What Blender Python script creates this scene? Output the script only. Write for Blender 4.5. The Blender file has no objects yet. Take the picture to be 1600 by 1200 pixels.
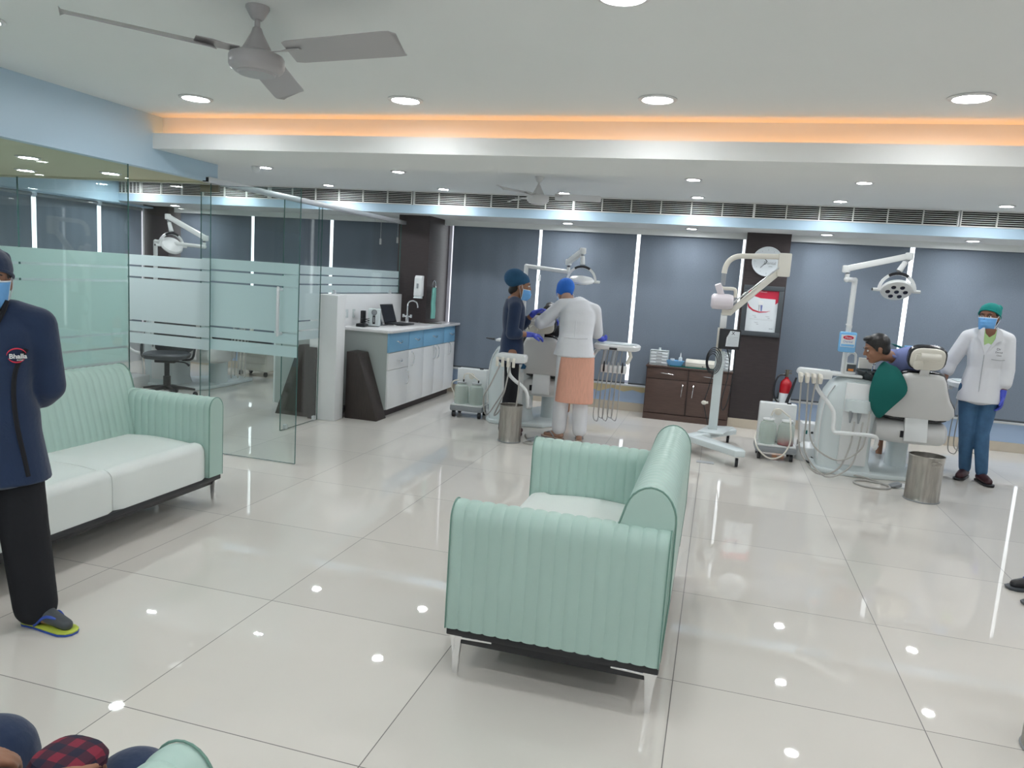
import bpy, bmesh, math, random
from mathutils import Vector, Matrix
random.seed(7)
PI = math.pi
C = bpy.context.scene.collection
V = Vector

# ------------------------------------------------------------------ helpers
def tag(o, label=None, cat=None, group=None, kind=None):
    if label: o['label'] = label
    if cat: o['category'] = cat
    if group: o['group'] = group
    if kind: o['kind'] = kind
    return o

def thing(name, label, cat, loc=(0, 0, 0), rz=0.0, group=None, parent=None):
    o = bpy.data.objects.new(name, None)
    o.empty_display_size = 0.1
    C.objects.link(o)
    o.location = loc
    o.rotation_euler = (0, 0, rz)
    return tag(o, label, cat, group)

def dup(o, loc=None, rz=None, label=None, parent=None):
    c = o.copy()
    C.objects.link(c)
    if parent: c.parent = parent
    for ch in list(o.children):
        dup(ch, parent=c)
    if loc is not None: c.location = loc
    if rz is not None: c.rotation_euler = (0, 0, rz)
    if label: c['label'] = label
    return c

class MB:
    def __init__(self): self.bm = bmesh.new()
    def _faces(self, vs, fs):
        v = [self.bm.verts.new(p) for p in vs]
        for f in fs:
            try: self.bm.faces.new([v[i] for i in f])
            except ValueError: pass
        return v
    def box(self, x0, x1, y0, y1, z0, z1, M=None):
        if x0 > x1: x0, x1 = x1, x0
        if y0 > y1: y0, y1 = y1, y0
        if z0 > z1: z0, z1 = z1, z0
        p = [V((x, y, z)) for z in (z0, z1) for y in (y0, y1) for x in (x0, x1)]
        if M: p = [M @ q for q in p]
        self._faces(p, [(0, 2, 3, 1), (4, 5, 7, 6), (0, 1, 5, 4), (2, 6, 7, 3), (0, 4, 6, 2), (1, 3, 7, 5)])
        return self
    def bar(self, p0, p1, w, d, up=(0, 0, 1)):
        p0, p1 = V(p0), V(p1)
        a = (p1 - p0); L = a.length; a.normalize()
        s = a.cross(V(up))
        if s.length < 1e-4: s = a.cross(V((0, 1, 0)))
        s.normalize(); u = s.cross(a)
        M = Matrix((s, a, u)).transposed().to_4x4(); M.translation = p0
        return self.box(-w/2, w/2, 0, L, -d/2, d/2, M)
    def rings(self, rs, cap=True, closed=False):
        n = len(rs[0])
        vv = [[self.bm.verts.new(p) for p in r] for r in rs]
        m = len(vv)
        for i in range(m if closed else m-1):
            a, b = vv[i], vv[(i+1) % m]
            for j in range(n):
                k = (j+1) % n
                try: self.bm.faces.new((a[j], a[k], b[k], b[j]))
                except ValueError: pass
        if cap and not closed:
            for r in (vv[0], vv[-1]):
                try: self.bm.faces.new(r)
                except ValueError: pass
        return self
    def cyl(self, p0, p1, r0, r1=None, n=20):
        if r1 is None: r1 = r0
        p0, p1 = V(p0), V(p1)
        a = (p1-p0).normalized()
        s = a.orthogonal().normalized(); t = a.cross(s)
        return self.rings([[p + (s*math.cos(2*PI*i/n) + t*math.sin(2*PI*i/n))*r for i in range(n)] for p, r in ((p0, r0), (p1, r1))])
    def tube(self, pts, r, n=10, smooth=0, closed=False):
        pts = [V(p) for p in pts]
        rr = r if isinstance(r, (list, tuple)) else [r]*len(pts)
        if smooth:
            out = []; ro = []
            m = len(pts)
            for i in range(m if closed else m-1):
                if closed: q = [pts[(i-1) % m], pts[i], pts[(i+1) % m], pts[(i+2) % m]]
                else: q = [pts[max(i-1, 0)], pts[i], pts[i+1], pts[min(i+2, m-1)]]
                for k in range(smooth):
                    t = k/smooth
                    out.append(0.5*((2*q[1]) + (q[2]-q[0])*t + (2*q[0]-5*q[1]+4*q[2]-q[3])*t*t + (3*q[1]-q[0]-3*q[2]+q[3])*t**3))
                    ro.append(rr[i]*(1-t)+rr[(i+1) % m]*t)
            if not closed: out.append(pts[-1]); ro.append(rr[-1])
            pts, rr = out, ro
        m = len(pts); rs = []; prev = None
        for i, p in enumerate(pts):
            if closed: t = pts[(i+1) % m]-pts[(i-1) % m]
            else: t = pts[min(i+1, m-1)]-pts[max(i-1, 0)]
            if t.length < 1e-9: t = V((0, 0, 1))
            t.normalize()
            if prev is None: s = t.orthogonal().normalized()
            else:
                s = prev - t*prev.dot(t)
                s = s.normalized() if s.length > 1e-6 else t.orthogonal().normalized()
            prev = s; u = t.cross(s)
            rs.append([p+(s*math.cos(2*PI*k/n)+u*math.sin(2*PI*k/n))*rr[i] for k in range(n)])
        return self.rings(rs, closed=closed)
    def lathe(self, prof, n=32, M=None, cap=True):
        rs = []
        for r, z in prof:
            ring = [V((r*math.cos(2*PI*k/n), r*math.sin(2*PI*k/n), z)) for k in range(n)]
            if M: ring = [M @ q for q in ring]
            rs.append(ring)
        return self.rings(rs, cap=cap)
    def prism(self, poly, a0, a1, axis='y', M=None):
        def mk(u, w, a):
            p = {'y': (u, a, w), 'x': (a, u, w), 'z': (u, w, a)}[axis]
            p = V(p)
            return M @ p if M else p
        return self.rings([[mk(u, w, a0) for u, w in poly], [mk(u, w, a1) for u, w in poly]])
    def ell(self, c, r, R=None, n=20, m=12):
        c = V(c); R = R or Matrix.Identity(3)
        vs = []; top = self.bm.verts.new(c+R @ V((0, 0, r[2]))); bot = self.bm.verts.new(c+R @ V((0, 0, -r[2])))
        for i in range(1, m):
            a = PI*i/m
            vs.append([self.bm.verts.new(c+R @ V((r[0]*math.sin(a)*math.cos(2*PI*k/n), r[1]*math.sin(a)*math.sin(2*PI*k/n), r[2]*math.cos(a)))) for k in range(n)])
        for k in range(n):
            l = (k+1) % n
            self.bm.faces.new((top, vs[0][k], vs[0][l])); self.bm.faces.new((bot, vs[-1][l], vs[-1][k]))
            for i in range(m-2):
                self.bm.faces.new((vs[i][k], vs[i+1][k], vs[i+1][l], vs[i][l]))
        return self
    def chain(self, pts, rad, n=16):
        for i, p in enumerate(pts):
            self.ell(p, (rad[i],)*3, n=n, m=8)
        for i in range(len(pts)-1):
            self.cyl(pts[i], pts[i+1], rad[i], rad[i+1], n=n)
        return self
    def xf(self, M):
        bmesh.ops.transform(self.bm, matrix=M, verts=self.bm.verts); return self
    def cut(self, co, no):
        g = self.bm.verts[:]+self.bm.edges[:]+self.bm.faces[:]
        r = bmesh.ops.bisect_plane(self.bm, geom=g, plane_co=co, plane_no=no, clear_outer=True)
        e = [x for x in r['geom_cut'] if isinstance(x, bmesh.types.BMEdge)]
        bmesh.ops.edgeloop_fill(self.bm, edges=e)
        return self
    def build(self, name, mat, parent=None, bevel=0, seg=2, ang=35, remesh=0, smooth=6, solid=0):
        bm = self.bm
        bmesh.ops.recalc_face_normals(bm, faces=bm.faces)
        if bevel:
            es = [e for e in bm.edges if len(e.link_faces) == 2 and e.calc_face_angle(0) > 0.5]
            bmesh.ops.bevel(bm, geom=es, offset=bevel, segments=seg, profile=0.5, affect='EDGES', clamp_overlap=True)
        for f in bm.faces: f.smooth = True
        for e in bm.edges:
            if len(e.link_faces) == 2 and e.calc_face_angle(0) > math.radians(ang): e.smooth = False
        me = bpy.data.meshes.new(name)
        bm.to_mesh(me); bm.free()
        me.materials.append(mat)
        o = bpy.data.objects.new(name, me)
        C.objects.link(o)
        if parent: o.parent = parent
        if solid:
            s = o.modifiers.new('Solidify', 'SOLIDIFY'); s.thickness = solid; s.offset = 0
        if remesh:
            r = o.modifiers.new('Remesh', 'REMESH'); r.mode = 'VOXEL'; r.voxel_size = remesh; r.use_smooth_shade = True
            s = o.modifiers.new('Smooth', 'SMOOTH'); s.iterations = smooth; s.factor = 0.5
        return o

def struct(name, mb, mat, parent=None, **k):
    o = mb.build(name, mat, parent, **k)
    if not parent: o['kind'] = 'structure'
    return o

def text(s, size, M, mat, parent, name='lettering', depth=0.0006, align='CENTER', bold=0.0):
    cu = bpy.data.curves.new(name, 'FONT'); cu.body = s; cu.size = size; cu.extrude = depth
    cu.align_x = align; cu.align_y = 'CENTER'; cu.offset = bold
    t = bpy.data.objects.new(name, cu); C.objects.link(t)
    dg = bpy.context.evaluated_depsgraph_get()
    me = bpy.data.meshes.new_from_object(t.evaluated_get(dg))
    bpy.data.objects.remove(t)
    me.transform(M); me.materials.clear(); me.materials.append(mat)
    o = bpy.data.objects.new(name, me); C.objects.link(o); o.parent = parent
    return o

def frame(x, y, z, loc):
    M = Matrix((V(x), V(y), V(z))).transposed().to_4x4(); M.translation = V(loc); return M

# ------------------------------------------------------------------ materials
def mat(name, col, rough=0.5, metal=0.0, var=0.04, scale=6.0, bump=0.0, bscale=120.0, spec=0.5, coat=0.0, stretch=None, sheen=0.0):
    m = bpy.data.materials.new(name); m.use_nodes = True
    nt = m.node_tree; N = nt.nodes; L = nt.links
    b = N['Principled BSDF']
    b.inputs['Roughness'].default_value = rough; b.inputs['Metallic'].default_value = metal
    b.inputs['Specular IOR Level'].default_value = spec
    b.inputs['Coat Weight'].default_value = coat
    b.inputs['Sheen Weight'].default_value = sheen
    tc = N.new('ShaderNodeTexCoord'); mp = N.new('ShaderNodeMapping')
    if stretch: mp.inputs['Scale'].default_value = stretch
    L.new(tc.outputs['Object'], mp.inputs['Vector'])
    nz = N.new('ShaderNodeTexNoise'); nz.inputs['Scale'].default_value = scale; nz.inputs['Detail'].default_value = 4
    L.new(mp.outputs[0], nz.inputs['Vector'])
    mx = N.new('ShaderNodeMix'); mx.data_type = 'RGBA'
    c0 = [max(0, c*(1-var*2)) for c in col]+[1]; c1 = [min(1, c*(1+var*2)) for c in col]+[1]
    mx.inputs['A'].default_value = c0; mx.inputs['B'].default_value = c1
    L.new(nz.outputs['Fac'], mx.inputs['Factor']); L.new(mx.outputs['Result'], b.inputs['Base Color'])
    if bump:
        n2 = N.new('ShaderNodeTexNoise'); n2.inputs['Scale'].default_value = bscale
        L.new(mp.outputs[0], n2.inputs['Vector'])
        bp = N.new('ShaderNodeBump'); bp.inputs['Strength'].default_value = bump; bp.inputs['Distance'].default_value = 0.01
        L.new(n2.outputs['Fac'], bp.inputs['Height']); L.new(bp.outputs[0], b.inputs['Normal'])
    return m

def emit(name, col, s):
    m = bpy.data.materials.new(name); m.use_nodes = True
    N = m.node_tree.nodes; N.remove(N['Principled BSDF'])
    e = N.new('ShaderNodeEmission'); e.inputs[0].default_value = (*col, 1); e.inputs[1].default_value = s
    m.node_tree.links.new(e.outputs[0], N['Material Output'].inputs[0]); return m

def glassmat(name, tint, refl=1.0, rough=0.0):
    m = bpy.data.materials.new(name); m.use_nodes = True
    nt = m.node_tree; N = nt.nodes; L = nt.links; N.remove(N['Principled BSDF'])
    t = N.new('ShaderNodeBsdfTransparent'); t.inputs[0].default_value = (*tint, 1)
    g = N.new('ShaderNodeBsdfGlossy'); g.inputs['Roughness'].default_value = rough
    # Schlick reflectance from the unsigned facing angle
    ge = N.new('ShaderNodeNewGeometry'); dp = N.new('ShaderNodeVectorMath'); dp.operation = 'DOT_PRODUCT'
    L.new(ge.outputs['Normal'], dp.inputs[0]); L.new(ge.outputs['Incoming'], dp.inputs[1])
    def mth(op, u, v):
        q = N.new('ShaderNodeMath'); q.operation = op
        for i, w in enumerate((u, v)):
            if w is None: continue
            if isinstance(w, (int, float)): q.inputs[i].default_value = w
            else: L.new(w, q.inputs[i])
        return q.outputs[0]
    ab = mth('ABSOLUTE', dp.outputs['Value'], None)
    sc = mth('POWER', mth('SUBTRACT', 1.0, ab), 5.0)
    fr = mth('MULTIPLY', mth('ADD', mth('MULTIPLY', sc, 0.96), 0.04), refl)
    x = N.new('ShaderNodeMixShader')
    L.new(fr, x.inputs[0]); L.new(t.outputs[0], x.inputs[1]); L.new(g.outputs[0], x.inputs[2])
    L.new(x.outputs[0], N['Material Output'].inputs[0]); return m

def frostmat(name, col, thru):
    m = bpy.data.materials.new(name); m.use_nodes = True
    nt = m.node_tree; N = nt.nodes; L = nt.links; N.remove(N['Principled BSDF'])
    d = N.new('ShaderNodeBsdfDiffuse'); d.inputs[0].default_value = (*col, 1)
    tr = N.new('ShaderNodeBsdfTranslucent'); tr.inputs[0].default_value = (*col, 1)
    tp = N.new('ShaderNodeBsdfTransparent'); tp.inputs[0].default_value = (*col, 1)
    nz = N.new('ShaderNodeTexNoise'); nz.inputs['Scale'].default_value = 400
    a = N.new('ShaderNodeMixShader'); a.inputs[0].default_value = 0.5
    b = N.new('ShaderNodeMixShader')
    mr = N.new('ShaderNodeMapRange'); mr.inputs['To Min'].default_value = thru*0.9; mr.inputs['To Max'].default_value = thru*1.1
    L.new(nz.outputs['Fac'], mr.inputs[0]); L.new(mr.outputs[0], b.inputs[0])
    L.new(d.outputs[0], a.inputs[1]); L.new(tr.outputs[0], a.inputs[2]); L.new(a.outputs[0], b.inputs[1]); L.new(tp.outputs[0], b.inputs[2])
    L.new(b.outputs[0], N['Material Output'].inputs[0]); return m

def floormat():
    m = mat('floor_tile', (0.71, 0.68, 0.63), rough=0.06, var=0.02, scale=1.5)
    nt = m.node_tree; N = nt.nodes; L = nt.links; b = N['Principled BSDF']
    b.inputs['Specular IOR Level'].default_value = 0.62
    src = b.inputs['Base Color'].links[0].from_socket
    tc = N.new('ShaderNodeTexCoord'); sp = N.new('ShaderNodeSeparateXYZ'); L.new(tc.outputs['Object'], sp.inputs[0])
    def mth(op, a, bb=None):
        q = N.new('ShaderNodeMath'); q.operation = op
        for i, s in enumerate((a, bb)):
            if s is None: continue
            if isinstance(s, (int, float)): q.inputs[i].default_value = s
            else: L.new(s, q.inputs[i])
        return q.outputs[0]
    lines = []; cells = []
    for k, off in (('X', 1.925), ('Y', -2.03)):
        u = mth('DIVIDE', mth('ADD', sp.outputs[k], off+0.945*30), 0.945)
        fr = mth('FRACT', u)
        d = mth('ABSOLUTE', mth('SUBTRACT', fr, 0.5))
        lines.append(mth('GREATER_THAN', d, 0.5-0.0021))
        cells.append(mth('FLOOR', mth('ADD', u, 0.0)))
    ln = mth('MAXIMUM', lines[0], lines[1])
    cb = N.new('ShaderNodeCombineXYZ'); L.new(cells[0], cb.inputs[0]); L.new(cells[1], cb.inputs[1])
    wn = N.new('ShaderNodeTexWhiteNoise'); L.new(cb.outputs[0], wn.inputs[0])
    hv = N.new('ShaderNodeHueSaturation'); L.new(src, hv.inputs['Color'])
    mr = N.new('ShaderNodeMapRange'); mr.inputs['To Min'].default_value = 0.965; mr.inputs['To Max'].default_value = 1.035
    L.new(wn.outputs['Value'], mr.inputs[0]); L.new(mr.outputs[0], hv.inputs['Value'])
    mx = N.new('ShaderNodeMix'); mx.data_type = 'RGBA'; mx.inputs['B'].default_value = (0.16, 0.15, 0.14, 1)
    L.new(ln, mx.inputs['Factor']); L.new(hv.outputs[0], mx.inputs['A']); L.new(mx.outputs['Result'], b.inputs['Base Color'])
    rm = mth('ADD', mth('MULTIPLY', ln, 0.4), 0.02); L.new(rm, b.inputs['Roughness'])
    return m

def blindmat():
    m = mat('blind_fabric', (0.185, 0.22, 0.27), rough=0.85, var=0.12, scale=90, stretch=(1, 1, 6), spec=0.2)
    nt = m.node_tree; N = nt.nodes; L = nt.links; b = N['Principled BSDF']
    w = N.new('ShaderNodeTexNoise'); w.inputs['Scale'].default_value = 60
    mp = N.new('ShaderNodeMapping'); mp.inputs['Scale'].default_value = (8, 8, 0.4)
    tc = N.new('ShaderNodeTexCoord'); L.new(tc.outputs['Object'], mp.inputs[0]); L.new(mp.outputs[0], w.inputs['Vector'])
    bp = N.new('ShaderNodeBump'); bp.inputs['Strength'].default_value = 0.25; bp.inputs['Distance'].default_value = 0.005
    L.new(w.outputs['Fac'], bp.inputs['Height']); L.new(bp.outputs[0], b.inputs['Normal'])
    return m

def plaidmat():
    m = mat('plaid', (0.02, 0.02, 0.07), rough=0.8)
    nt = m.node_tree; N = nt.nodes; L = nt.links; b = N['Principled BSDF']
    tc = N.new('ShaderNodeTexCoord')
    fac = None
    for d in ('X', 'Y'):
        w = N.new('ShaderNodeTexWave'); w.bands_direction = d; w.inputs['Scale'].default_value = 7
        L.new(tc.outputs['Object'], w.inputs['Vector'])
        g = N.new('ShaderNodeMath'); g.operation = 'GREATER_THAN'; g.inputs[1].default_value = 0.5; L.new(w.outputs['Fac'], g.inputs[0])
        if fac is None: fac = g.outputs[0]
        else:
            a = N.new('ShaderNodeMath'); a.operation = 'ADD'; L.new(fac, a.inputs[0]); L.new(g.outputs[0], a.inputs[1]); fac = a.outputs[0]
    h = N.new('ShaderNodeMath'); h.operation = 'MULTIPLY'; h.inputs[1].default_value = 0.5; L.new(fac, h.inputs[0])
    cr = N.new('ShaderNodeValToRGB'); cr.color_ramp.interpolation = 'CONSTANT'
    cr.color_ramp.elements[0].color = (0.008, 0.008, 0.03, 1); cr.color_ramp.elements[1].position = 0.9; cr.color_ramp.elements[1].color = (0.20, 0.012, 0.035, 1)
    e = cr.color_ramp.elements.new(0.4); e.color = (0.05, 0.008, 0.025, 1)
    L.new(h.outputs[0], cr.inputs[0]); L.new(cr.outputs[0], b.inputs['Base Color']); return m

M = {}
M['floor'] = floormat()
M['ceil'] = mat('ceiling_paint', (0.78, 0.80, 0.79), 0.75, var=0.01, scale=2)
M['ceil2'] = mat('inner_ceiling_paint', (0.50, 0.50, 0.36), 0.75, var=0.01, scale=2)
M['blue'] = mat('pale_blue_paint', (0.47, 0.63, 0.76), 0.45, var=0.01, scale=2)
M['bluelow'] = mat('low_wall_paint', (0.42, 0.55, 0.75), 0.5, var=0.02, scale=3)
M['yellow'] = mat('yellow_paint', (0.72, 0.62, 0.38), 0.6)
M['wall'] = mat('wall_paint', (0.66, 0.69, 0.71), 0.7, var=0.01)
M['base'] = mat('baseboard_tile', (0.60, 0.53, 0.43), 0.25, var=0.03)
M['white'] = mat('white_laminate', (0.83, 0.845, 0.85), 0.3, var=0.01)
M['greenwhite'] = mat('side_laminate', (0.47, 0.52, 0.51), 0.4, var=0.01)
M['stone'] = mat('worktop_stone', (0.80, 0.80, 0.81), 0.15, var=0.02, scale=20)
M['lblue'] = mat('blue_laminate', (0.22, 0.48, 0.72), 0.3, var=0.01)
M['plastic'] = mat('white_plastic', (0.78, 0.80, 0.80), 0.28, var=0.01)
M['cream'] = mat('cream_plastic', (0.76, 0.73, 0.65), 0.32, var=0.01)
M['shell'] = mat('chair_shell', (0.66, 0.66, 0.65), 0.45, var=0.02)
M['mint_w'] = mat('pale_plastic', (0.68, 0.75, 0.76), 0.25, var=0.01)
M['grey'] = mat('grey_plastic', (0.30, 0.32, 0.34), 0.45)
M['lgrey'] = mat('light_grey_plastic', (0.42, 0.44, 0.46), 0.4)
M['dgrey'] = mat('dark_grey_plastic', (0.06, 0.07, 0.08), 0.45)
M['black'] = mat('black_plastic', (0.015, 0.016, 0.02), 0.35)
M['leather_b'] = mat('black_leather', (0.02, 0.02, 0.022), 0.22, bump=0.1)
M['chrome'] = mat('chrome', (0.85, 0.86, 0.88), 0.12, 1.0, var=0.01)
M['steel'] = mat('brushed_steel', (0.42, 0.40, 0.37), 0.32, 1.0, var=0.15, scale=14, stretch=(4, 4, 0.6), bump=0.05)
M['alu'] = mat('aluminium', (0.72, 0.74, 0.76), 0.35, 0.6, var=0.02)
M['pinkalu'] = mat('window_frame_paint', (0.78, 0.72, 0.76), 0.4, 0.1, var=0.03)
M['bronze'] = mat('bronze_fitting', (0.20, 0.18, 0.14), 0.4, 0.8)
M['wood'] = mat('dark_wood', (0.036, 0.026, 0.027), 0.5, var=0.3, scale=9, stretch=(1, 1, 22), bump=0.08, bscale=30)
M['wood_v'] = mat('dark_wood_panel', (0.042, 0.032, 0.029), 0.5, var=0.3, scale=9, stretch=(22, 22, 1), bump=0.08, bscale=30)
M['wood2'] = mat('brown_cabinet_wood', (0.085, 0.050, 0.040), 0.4, var=0.2, scale=9, stretch=(1, 1, 14))
M['wood2d'] = mat('brown_cabinet_frame', (0.05, 0.028, 0.024), 0.4, var=0.1)
M['mint'] = mat('mint_leather', (0.42, 0.585, 0.53), 0.36, var=0.03, scale=4, bump=0.04, bscale=220, spec=0.45)
M['piping'] = mat('mint_piping', (0.17, 0.31, 0.26), 0.5)
M['seat'] = mat('seat_leather', (0.80, 0.85, 0.83), 0.4, var=0.015, scale=3, bump=0.03, bscale=220)
M['blind'] = blindmat()
M['glass'] = glassmat('clear_glass', (0.975, 0.992, 0.988), 1.0)
M['glassg'] = glassmat('green_glass', (0.935, 0.98, 0.97), 1.1)
M['edge'] = mat('glass_edge', (0.06, 0.15, 0.14), 0.2)
M['frost'] = frostmat('frosted_film', (0.80, 0.87, 0.89), 0.10)
M['frostg'] = frostmat('green_frosted_film', (0.70, 0.82, 0.81), 0.10)
M['jar'] = frostmat('jar_plastic', (0.93, 0.96, 0.94), 0.72)
M['bowl'] = mat('smoked_bowl', (0.015, 0.024, 0.028), 0.08, coat=0.5)
M['navy'] = mat('navy_cotton', (0.008, 0.024, 0.070), 0.85, var=0.1, bump=0.15, bscale=60, sheen=0.2)
M['navycap'] = mat('teal_navy_cotton', (0.014, 0.075, 0.16), 0.85, var=0.1, bump=0.2, bscale=40)
M['blackcloth'] = mat('black_cotton', (0.008, 0.009, 0.013), 0.9, bump=0.2, bscale=30)
M['whitecloth'] = mat('white_cotton', (0.74, 0.75, 0.78), 0.85, var=0.02, bump=0.25, bscale=14)
M['peach'] = mat('peach_cotton', (0.80, 0.42, 0.31), 0.85, var=0.12, scale=40, stretch=(6, 6, 0.3), bump=0.3, bscale=30)
M['denim'] = mat('denim', (0.05, 0.13, 0.25), 0.8, var=0.2, scale=12, bump=0.2, bscale=90)
M['green'] = mat('green_drape', (0.0, 0.115, 0.10), 0.85, var=0.08, bump=0.15, bscale=20)
M['greencap'] = mat('green_cap_cotton', (0.0, 0.22, 0.20), 0.85, var=0.08, bump=0.2, bscale=40)
M['bluecap'] = mat('blue_cap_fabric', (0.02, 0.15, 0.60), 0.8, var=0.15, bump=0.3, bscale=40)
M['shirt'] = mat('blue_shirt', (0.20, 0.24, 0.48), 0.85, var=0.08, bump=0.2, bscale=30)
M['lime'] = mat('lime_cotton', (0.42, 0.62, 0.28), 0.85)
M['mask'] = mat('mask_blue', (0.16, 0.42, 0.80), 0.8, var=0.05)
M['maskw'] = mat('mask_edge', (0.72, 0.76, 0.82), 0.8)
M['glove'] = mat('nitrile_glove', (0.06, 0.09, 0.55), 0.45, var=0.1)
M['skin'] = mat('skin', (0.30, 0.145, 0.085), 0.5, var=0.06)
M['skin2'] = mat('skin_darker', (0.22, 0.10, 0.06), 0.5, var=0.06)
M['skin3'] = mat('skin_lighter', (0.42, 0.25, 0.18), 0.5, var=0.05)
M['hair'] = mat('black_hair', (0.010, 0.008, 0.008), 0.45, var=0.3, scale=60, stretch=(1, 1, 0.2))
M['eye'] = mat('eye_white', (0.75, 0.72, 0.70), 0.2)
M['iris'] = mat('eye_iris', (0.02, 0.01, 0.006), 0.1)
M['lips'] = mat('lips', (0.30, 0.10, 0.08), 0.5)
M['red'] = mat('red_enamel', (0.45, 0.012, 0.02), 0.25)
M['redliq'] = mat('red_liquid', (0.40, 0.02, 0.03), 0.15)
M['redink'] = mat('red_ink', (0.60, 0.02, 0.06), 0.5)
M['ink'] = mat('dark_ink', (0.03, 0.03, 0.05), 0.5)
M['paper'] = mat('paper', (0.74, 0.79, 0.82), 0.6, var=0.01)
M['bottleblue'] = mat('bottle_blue', (0.20, 0.50, 0.85), 0.25)
M['hose'] = mat('grey_hose', (0.42, 0.41, 0.39), 0.45)
M['teal'] = mat('teal_cloth', (0.20, 0.50, 0.44), 0.85, var=0.08, bump=0.3, bscale=80)
M['shoe'] = mat('maroon_shoe', (0.055, 0.018, 0.024), 0.5)
M['sandal'] = mat('tan_sandal', (0.52, 0.38, 0.30), 0.6)
M['yellowsole'] = mat('lime_sole', (0.50, 0.60, 0.08), 0.5)
M['bluestrap'] = mat('blue_strap', (0.03, 0.08, 0.40), 0.5)
M['orange'] = mat('orange_plastic', (0.75, 0.25, 0.04), 0.45)
M['fan'] = mat('fan_enamel', (0.40, 0.385, 0.39), 0.3, var=0.02)
M['fanw'] = mat('fan_white_enamel', (0.66, 0.66, 0.66), 0.35, var=0.02)
M['led'] = emit('downlight_led', (0.98, 0.985, 1.0), 80)
M['led2'] = emit('downlight_led_clinic', (0.95, 0.975, 1.0), 230)
M['cove'] = emit('cove_strip', (1.0, 0.40, 0.09), 6)
M['lens'] = mat('dark_lens', (0.02, 0.02, 0.025), 0.1)
M['plaid'] = plaidmat()
M['slat'] = mat('grille_enamel', (0.78, 0.78, 0.76), 0.4)
M['ductshade'] = mat('duct_shade', (0.02, 0.018, 0.016), 0.9)
# ------------------------------------------------------------------ the setting
XL, XR, YB, YF = -8.35, 5.6, -3.2, 9.54
XG = -3.96          # plane of the long glass partition
YG = 5.16           # plane of the cross glass partition
ZC = 2.573
def S(name, b, m, parent=None, **k):
    mb = MB()
    for q in b: mb.box(*q)
    return struct(name, mb, m, parent, **k)

S('floor', [(XL-0.3, XR+0.2, YB-0.2, YF+0.25, -0.12, 0)], M['floor'])
S('ceiling', [(XG-0.06, XR+0.2, YB-0.2, 4.63, ZC, ZC+0.1), (XL-0.3, XR+0.2, 5.24, YF+0.25, ZC, ZC+0.1)], M['ceil'])
S('ceiling.001', [(XL-0.3, XG-0.06, YB-0.2, YG+0.0, 2.20, 2.30)], M['ceil2'])
# dropped beam across the room with a lit cove on its near side
S('ceiling.002', [(XG-0.06, XR+0.2, 4.63, 5.24, 2.343, ZC+0.1), (XG, XR+0.2, 4.53, 4.63, 2.343, 2.372), (XG, XR+0.2, 4.53, 4.545, 2.372, 2.448)], M['ceil'])
S('trim_1', [(XL, XG-0.06, YG, 5.24, 2.19, ZC+0.02)], M['ceil2'])
S('trim_2', [(XG-0.06, XG, YB, 5.24, 2.205, ZC), (XG-0.068, XG+0.008, YB, 5.245, 2.20, 2.232)], M['blue'])
# window soffit ring on the far side and along the left side
S('ceiling.003', [(-8.1, XR, 8.62, 9.5, 2.31, 2.335), (-8.1, XR, 9.42, 9.46, 2.24, 2.31)], M['ceil'])
S('trim_3', [(-8.1, XR, 8.60, 8.62, 2.308, 2.408)], M['blue'])
S('trim_4', [(-8.12, -8.08, 5.24, 8.62, 2.28, ZC), (-8.3, -8.12, 5.24, 9.4, 2.27, 2.29)], M['blue'])
# outer walls
S('wall_far', [(XL-0.25, XR+0.2, YF+0.06, YF+0.25, 0.0, 0.33), (XL-0.25, XR+0.2, YF+0.06, YF+0.25, 2.30, ZC+0.1)], M['bluelow'])
S('trim_5', [(XL, XR, YF-0.02, YF+0.2, 0.33, 0.352)], M['white'])
S('baseboard_far', [(XL, XR, YF+0.045, YF+0.06, 0, 0.11)], M['base'])
S('wall_left', [(XL-0.25, XL-0.06, YB-0.2, YF+0.25, 0.0, 0.5), (XL-0.25, XL-0.06, YB-0.2, YF+0.25, 2.27, ZC+0.1), (XL-0.25, XL-0.06, YB-0.2, 4.9, 0.5, 2.27)], M['wall'])
S('wall_right', [(XR, XR+0.2, YB-0.2, YF+0.25, 0, ZC+0.1)], M['wall'])
S('wall_back', [(XL-0.25, XR+0.2, YB-0.2, YB, 0, 0.35), (XL-0.25, XR+0.2, YB-0.2, YB, 2.35, ZC+0.1), (XL-0.25, -3.9, YB-0.2, YB, 0.35, 2.35), (-0.9, XR+0.2, YB-0.2, YB, 0.35, 2.35)], M['wall'])
S('baseboard_right', [(XR-0.015, XR, YB, YF, 0, 0.11)], M['base'])

# dark clad columns
def column(n, x0, x1, y0, y1, extra=None):
    c = struct(n, MB().box(x0, x1, y0, y1, 0.11, 2.33), M['wood'])
    struct('baseboard', MB().box(x0-0.008, x1+0.008, y0-0.008, y1, 0, 0.11), M['base'], c)
    return c
column('wall_column', 0.225, 0.712, 9.25, YF+0.1)
column('wall_column.001', -4.03, -3.61, 8.90, YF+0.1)
column('wall_column.002', -8.30, -7.86, 9.30, YF+0.1)

# painted zigzag on the low wall
mb = MB(); zz = [(-1.75, 0.33), (-1.75, 0.27), (-1.62, 0.21), (-1.5, 0.25), (-1.42, 0.22), (-1.25, 0.28), (-1.1, 0.245), (-0.98, 0.275), (-0.86, 0.25), (-0.7, 0.29), (-0.6, 0.33)]
mb.prism(zz, 9.594, 9.601, 'y')
w = mb.build('painted_mountains', M['yellow']); tag(w, 'yellow zigzag mountain shape painted on the low blue wall under the windows', 'wall painting')

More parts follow.
